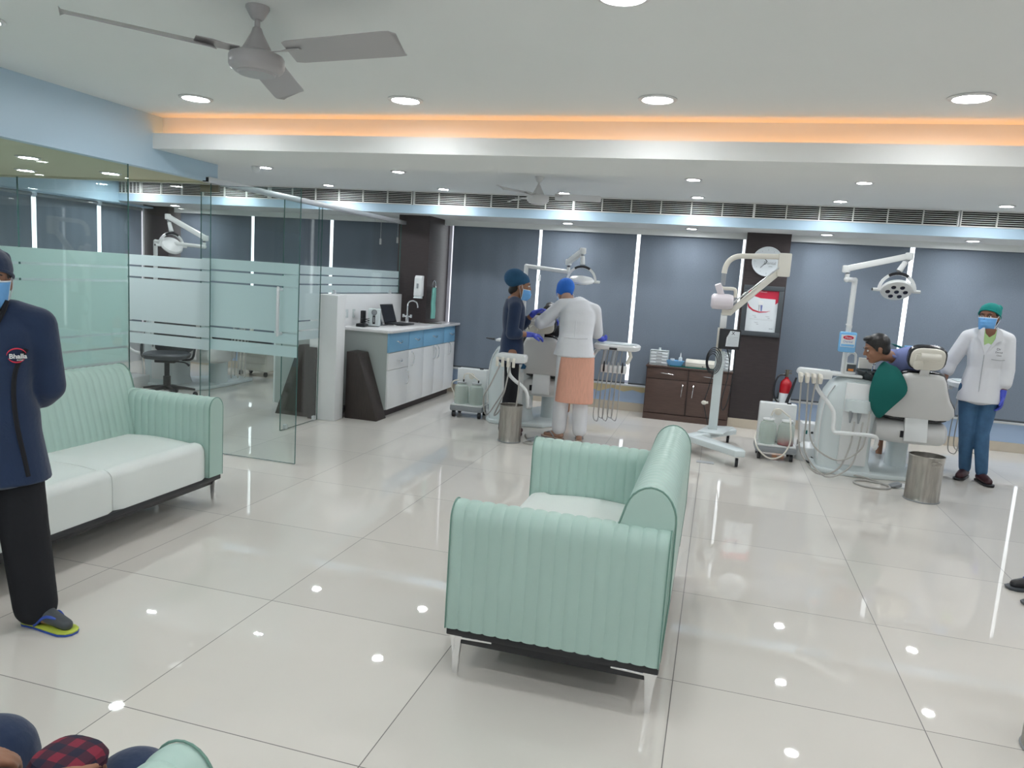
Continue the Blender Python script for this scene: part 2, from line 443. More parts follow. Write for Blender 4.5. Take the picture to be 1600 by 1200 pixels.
# windows behind the blinds
def window(n, a, b, axis):
    r = thing('window_%d' % n, None, None, (0, 0, 0)); r['kind'] = 'structure'
    f = MB(); g = MB()
    if axis == 'y':
        z0, z1 = 0.352, 2.30; y0, y1 = YF+0.08, YF+0.13
        for q in [(a, a+0.03), (b-0.03, b)]: f.box(q[0], q[1], y0, y1, z0, z1)
        f.box(a, b, y0, y1, z0, z0+0.04); f.box(a, b, y0, y1, z1-0.04, z1)
        g.box(a+0.03, b-0.03, y0+0.02, y0+0.026, z0+0.04, z1-0.04)
    else:
        z0, z1 = 0.5, 2.27; x0, x1 = XL-0.16, XL-0.11
        for q in [(a, a+0.03), (b-0.03, b)]: f.box(x0, x1, q[0], q[1], z0, z1)
        f.box(x0, x1, a, b, z0, z0+0.04); f.box(x0, x1, a, b, z1-0.04, z1)
        g.box(x0+0.02, x0+0.026, a+0.03, b-0.03, z0+0.04, z1-0.04)
    f.build('window_frame', M['pinkalu'], r); g.build('window_pane', M['glass'], r)
wx = [-8.3, -7.05, -5.9, -4.7, -3.6, -2.9, -1.7, -0.4, 0.5, 1.4, 2.75, 4.1, 5.55]
for i in range(len(wx)-1): window(i+1, wx[i], wx[i+1], 'y')
for i, (a, b) in enumerate(((-3.9, -0.9),)):  # unseen window in the back wall, added to let in more daylight
    r = thing('window_%d' % (30+i), None, None, (0, 0, 0)); r['kind'] = 'structure'
    f = MB(); f.box(a, a+0.05, YB-0.12, YB-0.06, 0.35, 2.35); f.box(b-0.05, b, YB-0.12, YB-0.06, 0.35, 2.35); f.box(a+0.05, b-0.05, YB-0.12, YB-0.06, 0.35, 0.40); f.box(a+0.05, b-0.05, YB-0.12, YB-0.06, 2.30, 2.35)
    f.build('window_frame', M['alu'], r); MB().box(a+0.05, b-0.05, YB-0.10, YB-0.094, 0.40, 2.30).build('window_pane', M['glass'], r)
wy = [4.9, 6.6, 8.0, 9.5]
for i in range(3): window(20+i, wy[i], wy[i+1], 'x')

# roller blinds
def blind(a, b, label, axis='y', cord=True, zb=0.36, zt=2.29):
    r = thing('roller_blind', label, 'blind', ((a+b)/2, 9.49, zb) if axis == 'y' else (-8.28, (a+b)/2, zb), 0 if axis == 'y' else PI/2, 'grey roller blinds on the windows')
    w = (b-a)/2; H = zt-zb
    mb = MB(); nx = 24; rs = []
    for i in range(nx+1):
        x = -w+2*w*i/nx; y = 0.004*math.sin(i*1.3)
        rs.append([V((x, y-0.001, 0.02)), V((x, y-0.001, H)), V((x, y+0.001, H)), V((x, y+0.001, 0.02))])
    mb.rings(rs); mb.build('fabric', M['blind'], r)
    MB().box(-w, w, -0.008, 0.008, 0, 0.022).build('bottom_rail', M['dgrey'], r, bevel=0.003)
    MB().cyl((-w, 0.0, H-0.01), (w, 0, H-0.01), 0.022).build('roller_tube', M['grey'], r)
    if cord:
        mb = MB(); mb.tube([(w+0.012, -0.02, H), (w+0.012, -0.02, 0.75), (w+0.022, -0.02, 0.73), (w+0.03, -0.02, 0.75), (w+0.03, -0.02, H)], 0.0022, 6)
        mb.build('bead_cord', M['plastic'], r)
    return r
fb = [(-7.80, -6.595, 'grey roller blind on far wall beside the left corner column, seen through the glass'),
      (-6.55, -5.335, 'grey roller blind on far wall, second from the left corner column, seen through the glass'),
      (-5.285, -4.06, 'grey roller blind on far wall just left of the dark column by the sink'),
      (-3.505, -2.33, 'grey roller blind on far wall between the sink column and the navy assistant'),
      (-2.29, -1.08, 'grey roller blind on far wall behind the doctor in the white coat'),
      (-1.035, 0.19, 'grey roller blind on far wall above the low brown cabinet'),
      (0.722, 2.015, 'grey roller blind on far wall just right of the poster column'),
      (2.065, 3.42, 'grey roller blind on far wall behind the woman in the green cap'),
      (3.455, 4.7, 'grey roller blind on far wall at the right edge of the photo')]
for a, b, l in fb: blind(a, b, l)
for a, b, l in [(4.95, 6.38, 'grey roller blind on the left side wall, farthest from its corner column'),
                (6.44, 7.42, 'grey roller blind on the left side wall, third from the corner column'),
                (7.49, 8.43, 'grey roller blind on the left side wall between the two bright slits'),
                (8.50, 9.24, 'grey roller blind on the left side wall next to the corner column')]:
    blind(a, b, l, 'x', zb=0.5, zt=2.26)

# hanging cord pulls of the blinds
for x, z0, z1, l in [(-2.27, 1.62, 2.24, 'white cord with a small square weight hanging beside the bright slit behind the assistant'),
                     (-4.52, 1.97, 2.26, 'white cord pull hanging before the blind left of the sink column, seen through glass'),
                     (-4.27, 2.0, 2.26, 'white hooked cord pull hanging nearest the sink column, seen through glass')]:
    t = thing('cord_pull', l, 'cord', (x, 9.40, z0))
    MB().cyl((0, 0, 0.05), (0, 0, z1-z0), 0.003, n=8).build('cord', M['plastic'], t)
    MB().box(-0.014, 0.014, -0.006, 0.006, -0.03, 0.05).build('weight', M['plastic'], t, bevel=0.004)

# ------------------------------------------------------------------ linear air grilles
def grille(x0, label, w=1.985):
    t = thing('air_grille', label, 'air vent', (x0, 8.60, 2.41), 0, 'long air grilles above the blue band')
    MB().box(0, w, 0.03, 0.035, 0, 0.163).build('duct_shade_sheet', M['ductshade'], t)  # near-black sheet stands in for the shade inside the duct
    f = MB(); f.box(0, w, -0.006, 0.03, 0, 0.012); f.box(0, w, -0.006, 0.03, 0.151, 0.163); f.box(0, 0.012, -0.0055, 0.03, 0.012, 0.151); f.box(w-0.012, w, -0.0055, 0.03, 0.012, 0.151)
    f.build('frame', M['slat'], t)
    s = MB()
    for k in range(6):
        z = 0.029+k*0.0205
        s.box(0.012, w-0.012, -0.002, 0.010, z, z+0.005)
    s.build('slats', M['slat'], t)
    for k in range(1, 6):
        x = w*k/6.0
        MB().box(x-0.005, x+0.005, -0.0045, 0.02, 0.012, 0.151).build('divider', M['slat'], t)
    return t
gl = ['air grille at the far left corner of the inner room, above the corner column', 'air grille seen through the glass above the third dental lamp',
      'air grille seen partly behind the white header rail', 'air grille left of the distant ceiling fan, above the sink column', 'air grille just behind and right of the distant ceiling fan',
      'air grille above the wall clock column and the blind right of it', 'air grille at the right edge of the photo']
g0 = grille(-7.72-0.0, gl[1])
for i, x in enumerate((-5.72, -3.72, -1.735, 0.25, 2.245)):
    dup(g0, loc=(x, 8.60, 2.41), label=['air grille seen partly behind the white header rail', gl[3], gl[4], gl[5], gl[6]][i])
g1 = dup(g0, loc=(-8.09, 8.60, 2.41), label=gl[0])
for c in g1.children: c.scale = (0.18, 1, 1); c.location.x = 0
g1.children[0].name

# ------------------------------------------------------------------ glass partitions
def glass(name, p0, p1, z0, z1, label, frost='frost', glassm='glass', th=0.010, film=True, clamps=()):
    """upright panel from p0 to p1 (xy)"""
    d = V((p1[0]-p0[0], p1[1]-p0[1], 0)); L = d.length; a = math.atan2(d.y, d.x)
    t = thing(name, label, 'glass panel', (p0[0], p0[1], z0), a)
    MB().box(0.0015, L-0.0015, -th/2, th/2, 0.0015, z1-z0).build('pane', M[glassm], t)
    e = MB(); e.box(0, 0.0014, -th/2, th/2, 0, z1-z0); e.box(L-0.0014, L, -th/2, th/2, 0, z1-z0); e.box(0, L, -th/2, th/2, 0, 0.0014)
    e.build('polished_edge', M['edge'], t)
    if film:
        f = MB()
        for b0, b1 in ((0.86, 0.947), (0.961, 1.042), (1.056, 1.403), (1.417, 1.497), (1.511, 1.595)):
            if b1-z0 > 0.02: f.box(0.006, L-0.006, th/2+0.0003, th/2+0.0009, max(b0, z0+0.01)-z0, b1-z0)
        f.build('frosted_film', M[frost], t)
    for (u, w) in clamps:
        MB().box(u-0.02, u+0.02, -0.016, 0.016, w-z0-0.022, w-z0+0.022).build('clamp', M['alu'], t, bevel=0.003)
    return t
glass('glass_panel', (XG, -0.6), (XG, 1.85), 0.004, 2.20, 'green tinted glass panel of the long partition, nearest the camera on the left', 'frostg', 'glassg')
glass('glass_panel', (XG, 1.855), (XG, 4.30), 0.004, 2.20, 'green tinted frosted glass panel behind the left sofa, beside the open doorway', 'frostg', 'glassg')
glass('glass_panel', (-5.90, YG), (XG, YG), 0.004, 2.19, 'cross partition glass panel with dark clear stripes, ending at the door pivot')
glass('glass_panel', (-8.28, YG), (-5.905, YG), 0.004, 2.19, 'cross partition glass panel at far left, behind the green tinted one')
glass('glass_panel', (XG, 6.197), (XG, 6.88), 0.004, 2.185, 'clear glass panel standing on the floor before the white low wall', clamps=((0.09, 0.03), (0.62, 0.03)))
glass('glass_panel', (-4.0, 6.885), (-4.0, 8.90), 1.315, 2.185, 'frosted glass panel standing on top of the white low wall', clamps=((0.35, 1.335), (1.75, 1.335)))
# glazed door swung open into the lobby
dl = 0.90
t = thing('door_1', None, None, (-4.07, 5.185, 0.008), 0.0); t['kind'] = 'structure'
MB().box(0.0015, dl-0.0015, -0.006, 0.006, 0.0015, 2.165).build('pane', M['glassg'], t)
e = MB(); e.box(0, 0.0014, -0.006, 0.006, 0, 2.165); e.box(dl-0.0014, dl, -0.006, 0.006, 0, 2.165); e.box(0, dl, -0.006, 0.006, 0, 0.0014); e.box(0, dl, -0.006, 0.006, 2.165, 2.1664)
e.build('polished_edge', M['edge'], t)
f = MB()
for b0, b1 in ((0.86, 0.947), (0.961, 1.042), (1.056, 1.403), (1.417, 1.497), (1.511, 1.595)): f.box(0.006, dl-0.006, 0.0065, 0.007, b0, b1)
f.build('frosted_film', M['frost'], t)
h = MB(); h.tube([(0.755, -0.008, 1.39), (0.755, -0.05, 1.39), (0.755, -0.062, 1.375), (0.755, -0.062, 1.06), (0.755, -0.05, 1.045), (0.755, -0.008, 1.045)], 0.0125, 14, smooth=5)
h.build('door_handle', M['alu'], t)
MB().box(0.0, 0.165, -0.015, 0.015, 2.115, 2.17).build('patch_fitting', M['bronze'], t, bevel=0.003)
MB().box(0.0, 0.165, -0.015, 0.015, 0.0, 0.055).build('patch_fitting', M['bronze'], t, bevel=0.003)
# header rail over the doorway and glass
t = thing('header_rail', 'long white metal header rail with a dark open end above the glass door', 'rail', (XG, 5.10, 2.187))
MB().box(-0.03, 0.03, 0.0, 3.82, 0, 0.045).build('rail', M['alu'], t, bevel=0.003)
MB().box(-0.024, 0.024, -0.012, 0.0, 0.006, 0.04).build('end_cap', M['black'], t, bevel=0.004)

# white low wall with the glass on top
S('wall_low', [(-4.08, -3.77, 6.90, 7.08, 0, 1.31), (-4.08, -3.95, 7.08, 8.90, 0, 1.31)], M['white'], bevel=0.004)

# ------------------------------------------------------------------ downlights
def downlight(x, y, z, label, R=0.085, group='round recessed ceiling lights', led='led'):
    t = thing('downlight', label, 'ceiling light', (x, y, z), 0, group)
    MB().lathe([(R, 0.0), (R, -0.004), (R-0.012, -0.009), (R-0.02, -0.009), (R-0.024, -0.004), (R-0.024, 0.0)], 36).build('trim_ring', M['fanw'], t)
    MB().lathe([(0.0005, -0.0045), (R-0.024, -0.0045), (R-0.024, -0.001), (0.0005, -0.001)], 32).build('diffuser', M[led], t)
    return t
def lights(row, z, R, names, led='led', proto=None):
    for i, (x, y) in enumerate(row):
        if proto is None: proto = downlight(x, y, z-0.001, names[i], R, led=led)
        else: dup(proto, loc=(x, y, z-0.001), label=names[i])
    return proto
nm = lambda base: ['%s ceiling light of %s' % (a, base) for a in ('leftmost', 'second', 'third', 'fourth', 'fifth', 'sixth', 'seventh', 'eighth', 'ninth', 'tenth')]
P1 = lights([(-3.23, 4.06), (-1.85, 4.10), (-0.42, 4.08), (1.03, 4.05), (2.47, 4.05), (3.9, 4.05)], ZC, 0.10, nm('the big row in front of the orange cove'))
lights([(-3.23, 2.66), (-0.42, 2.66), (1.03, 2.66), (2.47, 2.66), (3.9, 2.66)], ZC, 0.10, nm('the row level with the near ceiling fan'), proto=P1)
for k, y in enumerate((1.25, -0.15, -1.6)):
    lights([(-3.23, y), (-1.85, y), (-0.42, y), (1.03, y), (2.47, y), (3.9, y)], ZC, 0.10, ['%s, %s row overhead behind the camera' % (s, ('first', 'second', 'third')[k]) for s in nm('the lobby')], proto=P1)
P2 = lights([(-6.1, 6.95), (-4.66, 6.93), (-3.19, 6.97), (-0.34, 6.95), (1.045, 6.86), (2.49, 6.85), (3.93, 6.85)], ZC, 0.078, nm('the row just behind the dropped beam'), 'led2')  # leftmost light is added to brighten the room behind the glass
lights([(-7.6, 8.29), (-6.2, 8.29), (-4.69, 8.27), (-3.21, 8.28), (-1.78, 8.26), (-0.34, 8.24), (1.045, 8.17), (2.49, 8.12), (3.93, 8.12)], ZC, 0.078, nm('the row just in front of the air grilles'), proto=P2)  # its leftmost light is also an addition, brightening the glazed inner room
P3 = lights([(-7.5, 9.0), (-1.88, 9.05), (-0.41, 9.05), (1.06, 9.03), (2.5, 9.0), (3.95, 9.0)], 2.31, 0.078, nm('the soffit row above the roller blinds'), 'led2')
P4 = lights([(-4.59, 4.1), (-5.38, 4.78), (-4.58, 4.80), (-6.9, 4.1), (-6.6, 2.3), (-4.8, 2.3), (-5.6, 0.8)], 2.20, 0.078, nm('the low yellowish ceiling inside the glass room'), 'led2')

# cove strip light
mb = MB(); mb.box(XG+0.03, XR-0.05, 4.57, 4.60, 2.374, 2.382)
o = mb.build('cove_light_strip', M['cove']); tag(o, 'glowing orange light strip lying in the ceiling cove', 'strip light')

# ------------------------------------------------------------------ ceiling fans
def fan(loc, label, m, R, blades, drop=1.0):
    t = thing('ceiling_fan', label, 'ceiling fan', loc)
    MB().lathe([(0.045, 0), (0.045, -0.008), (0.024, -0.045), (0.018, -0.05), (0.011, -0.05), (0.011, 0.0)], 28).build('ceiling_cup', m, t)
    MB().cyl((0, 0, -0.045), (0, 0, -0.085), 0.011).build('down_rod', m, t)
    MB().lathe([(0.011, -0.075), (0.017, -0.08), (0.024, -0.10), (0.04, -0.13), (0.054, -0.155), (0.056, -0.165), (0.02, -0.166)], 32).build('motor_cup', m, t)
    h = MB().lathe([(0.02, -0.168), (0.072, -0.168), (0.1, -0.18), (0.105, -0.19), (0.105, -0.22), (0.1, -0.232), (0.082, -0.245), (0.0005, -0.245)], 40).build('motor_housing', m, t)
    MB().lathe([(0.0005, -0.244), (0.074, -0.244), (0.067, -0.253), (0.0005, -0.256)], 32).build('bottom_cap', m, h)
    for a in blades:
        R3 = Matrix.Rotation(a, 4, 'Z')
        b = MB(); rs = []
        for i, (x, w) in enumerate(((0.16, 0.045), (0.19, 0.058), (0.3, 0.06), (R-0.04, 0.066), (R-0.01, 0.062), (R, 0.03))):
            off = 0.0
            tw = -0.022
            rs.append([R3 @ V((x, s*w+off, -0.178+q+s*tw)) for s, q in ((-1, -0.0015), (1, -0.0015), (1, 0.0015), (-1, 0.0015))])
        b.rings(rs); bl = b.build('blade', m, t)
        c = MB(); c.rings([[R3 @ V((x, s*w, -0.171+q+s*0.006)) for s, q in ((-1, -0.002), (1, -0.002), (1, 0.002), (-1, 0.002))] for x, w in ((0.07, 0.018), (0.13, 0.016), (0.17, 0.03), (0.23, 0.028))])
        c.build('blade_bracket', m, bl)
fan((-1.83, 2.65, ZC), 'large grey ceiling fan with three blades near the top left of the photo', M['fan'], 0.66, [math.radians(a) for a in (111, 231, 351)])
fan((-1.776, 7.07, ZC), 'small distant white ceiling fan hanging in front of the air grilles', M['fanw'], 0.60, [math.radians(a) for a in (10, 130, 250)])

# dome camera
t = thing('security_camera', 'small white dome security camera on the ceiling left, beside a downlight', 'camera', (-4.66, 6.76, ZC))
MB().lathe([(0.055, 0), (0.055, -0.012), (0.05, -0.02), (0.001, -0.022)], 24).build('base', M['fanw'], t)
MB().ell((0, 0, -0.035), (0.045, 0.045, 0.05)).build('dome', M['plastic'], t)
# ------------------------------------------------------------------ channelled sofas
def channel(prof, L, axis0, pitch, puff, sub=6):
    """sweep a closed profile (list of (u,w)) along x from 0..L with padded channels"""
    n = max(1, round(L/pitch)); rs = []
    P = [V((u, w)) for u, w in prof]; m = len(P)
    nor = []
    for i in range(m):
        d = (P[(i+1) % m]-P[(i-1) % m]); d.normalize(); nor.append(V((d.y, -d.x)))
    area = sum(P[i].x*P[(i+1) % m].y-P[(i+1) % m].x*P[i].y for i in range(m))
    sg = 1 if area > 0 else -1
    for k in range(n*sub+1):
        x = L*k/(n*sub); ph = (k % sub)/sub
        o = puff*(abs(math.sin(PI*ph))**0.5-1) if puff else 0
        o *= 1
        rs.append((x, [P[i]+nor[i]*sg*o for i in range(m)]))
    return rs
def arcpts(cx, cy, rx, ry, a0, a1, n):
    return [(cx+rx*math.cos(math.radians(a0+(a1-a0)*i/n)), cy+ry*math.sin(math.radians(a0+(a1-a0)*i/n))) for i in range(n+1)]
def sofa(name, label, loc, rz, L, D=0.85, ncush=2):
    t = thing(name, label, 'sofa', loc, rz)
    th = 0.135
    # arms: profile in x-z, swept along y
    def arm(x0, name='armrest'):
        prof = [(x0, 0.20), (x0, 0.62)]+arcpts(x0+th/2, 0.645, th/2, 0.075, 180, 0, 12)+[(x0+th, 0.62), (x0+th, 0.20)]
        mb = MB(); rs = channel(prof, D, None, 0.0525, 0.006)
        mb.rings([[V((p.x, y, p.y)) for p in ring] for y, ring in rs])
        a = mb.build(name, M['mint'], t, ang=50)
        for y in (D-0.003, 0.003):
            MB().tube([(p[0], y, p[1]) for p in prof], 0.0028, 6).build('piping', M['piping'], a)
    arm(0.0); arm(L-th)
    # back: profile in y-z swept along x
    prof = [(0.0, 0.20), (-0.012, 0.45), (-0.01, 0.72)]+arcpts(0.088, 0.745, 0.098, 0.125, 180, 20, 12)+[(0.215, 0.66), (0.25, 0.52), (0.27, 0.42), (0.27, 0.20)]
    mb = MB(); x0 = 0.055; Lb = L-2*x0
    rs = channel(prof, Lb, None, 0.052, 0.005)
    mb.rings([[V((x0+x, p.x, p.y)) for p in ring] for x, ring in rs])
    bk = mb.build('backrest', M['mint'], t, ang=50)
    for x in (x0+0.002, x0+Lb-0.002): MB().tube([(x, p[0], p[1]) for p in prof], 0.003, 6).build('piping', M['piping'], bk)
    # seat cushions
    w = (L-2*th)/ncush
    for k in range(ncush):
        mb = MB(); a, b = th+k*w, th+(k+1)*w
        nx, ny = 14, 12
        outline = [(0.22, 0.20), (0.22, 0.43)]+[(0.24+0.5*i/8, 0.43+0.016*math.sin(PI*i/8)) for i in range(9)]+arcpts(D-0.075, 0.385, 0.06, 0.055, 85, 0, 6)+[(D-0.012, 0.33), (D-0.012, 0.20)]
        cen = V((0.55, 0.32)); rs = []
        for i in range(nx+1):
            u = i/nx; x = a+0.002+(w-0.004)*u
            edge = min(u, 1-u)*w
            k2 = 1-0.075*max(0, 1-edge/0.035)**2
            rs.append([V((x, cen.x+(q[0]-cen.x)*k2, 0.20+(q[1]-0.20)*k2)) for q in outline])
        mb.rings(rs); mb.build('seat_cushion', M['seat'], t, ang=60)
    MB().box(0.01, L-0.01, 0.0, D-0.005, 0.168, 0.20).build('base_plinth', M['black'], t, bevel=0.006)
    MB().box(0.03, L-0.03, 0.03, D-0.05, 0.13, 0.168).build('underframe', M['black'], t, bevel=0.004)
    for x, sx in ((0.035, 1), (L-0.035, -1)):
        for y, sy in ((0.03, 1), (D-0.045, -1)):
            mb = MB()
            mb.rings([[V((x-a, y-b, z)), V((x+a, y-b, z)), V((x+a, y+b, z)), V((x-a, y+b, z))] for z, a, b in ((0.0, 0.008, 0.011), (0.10, 0.011, 0.016), (0.15, 0.015, 0.022), (0.168, 0.018, 0.028))])
            mb.bar((x, y, 0.158), (x, y+sy*0.15, 0.163), 0.03, 0.01)
            mb.build('leg', M['chrome'], t, bevel=0.002)
    return t
sofa('sofa', 'mint green two seat sofa with channelled sides in the middle of the floor', (-0.085, 2.66, 0), PI/2, 1.46, 0.85, 1)
sofa('sofa', 'long mint green sofa with white seat cushions along the glass wall', (-3.905, 4.12, 0), -PI/2, 2.55, 0.85, 3)
sofa('sofa', 'mint green sofa at the bottom edge, only its rounded arm in view', (-2.55, 0.22, 0), 0, 1.75, 0.85, 2)

# ------------------------------------------------------------------ counter with sink
t = thing('counter_cabinet', 'white cabinet with a row of pale blue drawers under the stone worktop', 'cabinet', (0, 0, 0))
XF = -3.40
poly = [(-3.94, 7.375), (XF-0.02, 7.375), (XF-0.02, 9.46), (-3.60, 9.46), (-3.60, 8.89), (-3.94, 8.89)]
MB().prism([(x, y) for x, y in poly], 0.085, 0.93, 'z').build('cabinet_body', M['greenwhite'], t)
MB().prism([(-3.9, 7.40), (XF-0.06, 7.40), (XF-0.06, 9.42), (-3.59, 9.42), (-3.59, 8.87), (-3.9, 8.87)], 0.0, 0.085, 'z').build('toe_kick', M['wood'], t)
def pull(mb, c, axis, L, out, r=0.0055):
    c = V(c); d = V((0, 1, 0)) if axis == 'y' else V((0, 0, 1)); o = V(out)
    s = V((0, 0, -1)) if axis == 'y' else V((0, 1, 0))
    mb.tube([c-d*L/2, c-d*L/2*0.9+o*0.022, c-d*L*0.2+o*0.028+s*0.016, c+d*L*0.2+o*0.028+s*0.016, c+d*L/2*0.9+o*0.022, c+d*L/2], r, 8, smooth=4)
for a, b, h in ((7.378, 7.92, 7.63), (7.925, 8.355, 8.13), (8.36, 9.05, 8.70), (9.055, 9.46, 9.3)):
    d = MB().box(XF-0.02, XF, a+0.002, b-0.002, 0.715, 0.925).build('drawer', M['lblue'], t, bevel=0.002)
    mb = MB(); pull(mb, (XF, h, 0.83), 'y', 0.12, (1, 0, 0)); mb.build('handle', M['chrome'], d)
d = MB().box(XF-0.02, XF, 7.38, 7.93, 0.522, 0.708).build('drawer', M['white'], t, bevel=0.002)
mb = MB(); pull(mb, (XF, 7.66, 0.62), 'y', 0.12, (1, 0, 0)); mb.build('handle', M['chrome'], d)
for a, b, z1, hy, hz in ((7.38, 7.93, 0.518, 7.86, 0.40), (7.934, 8.38, 0.708, 8.0, 0.60), (8.384, 8.74, 0.708, 8.69, 0.62), (8.744, 9.10, 0.708, 8.80, 0.62), (9.104, 9.46, 0.708, 9.22, 0.63)):
    d = MB().box(XF-0.02, XF, a, b, 0.088, z1).build('door', M['white'], t, bevel=0.002)
    mb = MB(); pull(mb, (XF, hy, hz), 'z', 0.16, (1, 0, 0), 0.0065); mb.build('handle', M['chrome'], d)
mb = MB(); mb.prism([(-3.945, 7.29), (-3.375, 7.29), (-3.34, 7.33), (-3.34, 9.48), (-3.60, 9.48), (-3.60, 8.888), (-3.945, 8.888)], 0.932, 0.965, 'z')
o = mb.build('stone_worktop', M['stone'], bevel=0.006); tag(o, 'white stone worktop over the cabinet with blue drawers', 'worktop')
mb = MB(); mb.prism([(-3.77, 0.0), (-3.395, 0.0), (-3.635, 0.71), (-3.77, 0.72)], 7.13, 7.365, 'y')
o = mb.build('slanted_end_panel', M['wood_v'], bevel=0.003); tag(o, 'dark wood slanted panel at the near end of the white cabinet', 'panel')
mb = MB(); mb.prism([(-4.09, 0.0), (-4.50, 0.0), (-4.23, 0.765), (-4.09, 0.77)], 6.94, 7.06, 'y')
mb.box(-4.075, -3.985, 6.884, 6.896, 0.0, 0.76)
o = mb.build('slanted_end_panel', M['wood_v'], bevel=0.003); tag(o, 'dark slanted panel seen behind the glass at the foot of the low wall', 'panel')
t = thing('inner_cabinet', 'grey green cabinet with a white edge behind the low wall, seen through glass', 'cabinet', (-4.6, 7.08, 0))
MB().box(0.0, 0.5, 0.0, 1.8, 0.09, 0.90).build('cabinet_body', M['greenwhite'], t)
MB().box(-0.02, 0.0, 0.0, 1.8, 0.09, 0.90).build('door', M['white'], t, bevel=0.002)
MB().box(0.03, 0.5, 0.03, 1.77, 0.0, 0.09).build('toe_kick', M['wood'], t)
MB().box(-0.05, 0.51, -0.06, 1.8, 0.90, 0.935).build('worktop', M['stone'], t, bevel=0.005)

# things on the counter
ZT = 0.965
t = thing('sterilizer', 'small white upright appliance with a round grey dial and a dark slot on the worktop', 'appliance', (-3.74, 7.70, ZT), math.radians(20))
MB().box(-0.065, 0.065, -0.08, 0.08, 0.006, 0.20).build('housing', M['mint_w'], t, bevel=0.008)
R_ = Matrix.Rotation(PI/2, 4, 'X')
MB().lathe([(0.001, 0.0), (0.026, 0.0), (0.026, 0.010), (0.001, 0.012)], 28, Matrix.Translation((0.005, -0.08, 0.16)) @ R_).build('dial', M['grey'], t)
MB().lathe([(0.026, 0.0), (0.030, 0.0), (0.030, 0.007), (0.026, 0.007)], 28, Matrix.Translation((0.005, -0.08, 0.16)) @ R_, cap=False).build('dial_ring', M['dgrey'], t)
MB().box(-0.012, 0.018, -0.084, -0.078, 0.03, 0.125).build('slot', M['black'], t, bevel=0.003)
MB().box(-0.003, 0.009, -0.088, -0.083, 0.05, 0.11).build('slider', M['lgrey'], t, bevel=0.002)
MB().box(-0.06, 0.06, -0.075, 0.075, 0, 0.006).build('feet', M['dgrey'], t)
t = thing('power_adapter', 'black adapter box with a coiled cable left of the white appliance', 'adapter', (-3.80, 7.52, ZT), 0.2)
MB().box(-0.05, 0.05, -0.075, 0.075, 0, 0.035).build('box', M['black'], t, bevel=0.008)
mb = MB(); mb.tube([(0.03+0.05*math.cos(a*0.5), 0.04*math.sin(a*0.5), 0.045+0.002*a) for a in range(0, 26)], 0.004, 6); mb.build('cable', M['black'], t)
t = thing('handset_cradle', 'black upright cradle standing against the left side of the white appliance', 'cradle', (-3.86, 7.66, ZT), 0.1)
MB().box(-0.02, 0.02, -0.04, 0.04, 0, 0.17).build('body', M['black'], t, bevel=0.008)
t = thing('cable_coil', 'tangle of thin black and white cables on the worktop before the laptop', 'cable', (-3.72, 7.98, ZT))
mb = MB(); mb.tube([(0.04*math.sin(k*0.9)+0.0*k, -0.1+0.02*k, 0.006+0.004*math.sin(k)) for k in range(0, 10)], 0.0035, 6, smooth=3); mb.build('black_cable', M['black'], t)
mb = MB(); mb.tube([(0.06*math.sin(k*0.7+1)+0.06, -0.02+0.03*k, 0.006) for k in range(0, 5)], 0.003, 6, smooth=3); mb.build('white_cable', M['plastic'], t)
t = thing('card_holder', 'dark triangular stand with papers between the white appliance and the laptop', 'stand', (-3.80, 7.88, ZT), 0)
MB().prism([(-0.06, 0.0), (0.07, 0.0), (0.045, 0.02), (-0.01, 0.16), (-0.03, 0.16)], -0.01, 0.07, 'y').build('stand', M['dgrey'], t, bevel=0.004)
t = thing('laptop', 'open black laptop on the worktop with its screen toward the room', 'laptop', (-3.78, 8.22, ZT), 0)
MB().box(0.0, 0.235, -0.17, 0.17, 0.004, 0.02).build('keyboard_base', M['black'], t, bevel=0.004)
kb = MB()
for i in range(5):
    for j in range(12): kb.box(0.03+i*0.021, 0.047+i*0.021, -0.15+j*0.025, -0.129+j*0.025, 0.0202, 0.022)
kb.build('keys', M['dgrey'], t)
Ms = Matrix.Translation((0.005, 0, 0.02)) @ Matrix.Rotation(math.radians(-17), 4, 'Y')
s = MB().box(-0.008, 0.0, -0.17, 0.17, 0, 0.225, Ms).build('screen_lid', M['black'], t, bevel=0.003)
MB().box(0.0, 0.001, -0.158, 0.158, 0.012, 0.213, Ms).build('display', M['lens'], s)
t = thing('faucet', 'chrome arched faucet at the far end of the white stone worktop', 'faucet', (-3.80, 8.76, ZT))
mb = MB(); mb.tube([(0, 0, 0.0), (0, 0, 0.20), (0.0, 0.01, 0.235), (0.02, 0.02, 0.265), (0.06, 0.03, 0.275), (0.10, 0.04, 0.255), (0.115, 0.045, 0.22), (0.118, 0.045, 0.19)], 0.010, 12, smooth=4); mb.build('spout', M['chrome'], t)
MB().cyl((0, 0, 0), (0, 0, 0.09), 0.021).build('base', M['chrome'], t)
mb = MB(); mb.cyl((-0.05, 0, 0.075), (0.05, 0, 0.075), 0.009); mb.cyl((-0.05, 0, 0.06), (-0.05, 0, 0.10), 0.016); mb.cyl((0.05, 0, 0.06), (0.05, 0, 0.10), 0.016)
mb.build('handles', M['chrome'], t)
t = thing('sink_basin', 'shallow steel sink set in the worktop beside the faucet', 'sink', (-3.56, 8.93, ZT))
MB().lathe([(0.15, 0.0), (0.15, 0.003), (0.135, 0.004), (0.12, 0.001), (0.001, 0.001)], 32).build('basin', M['steel'], t)
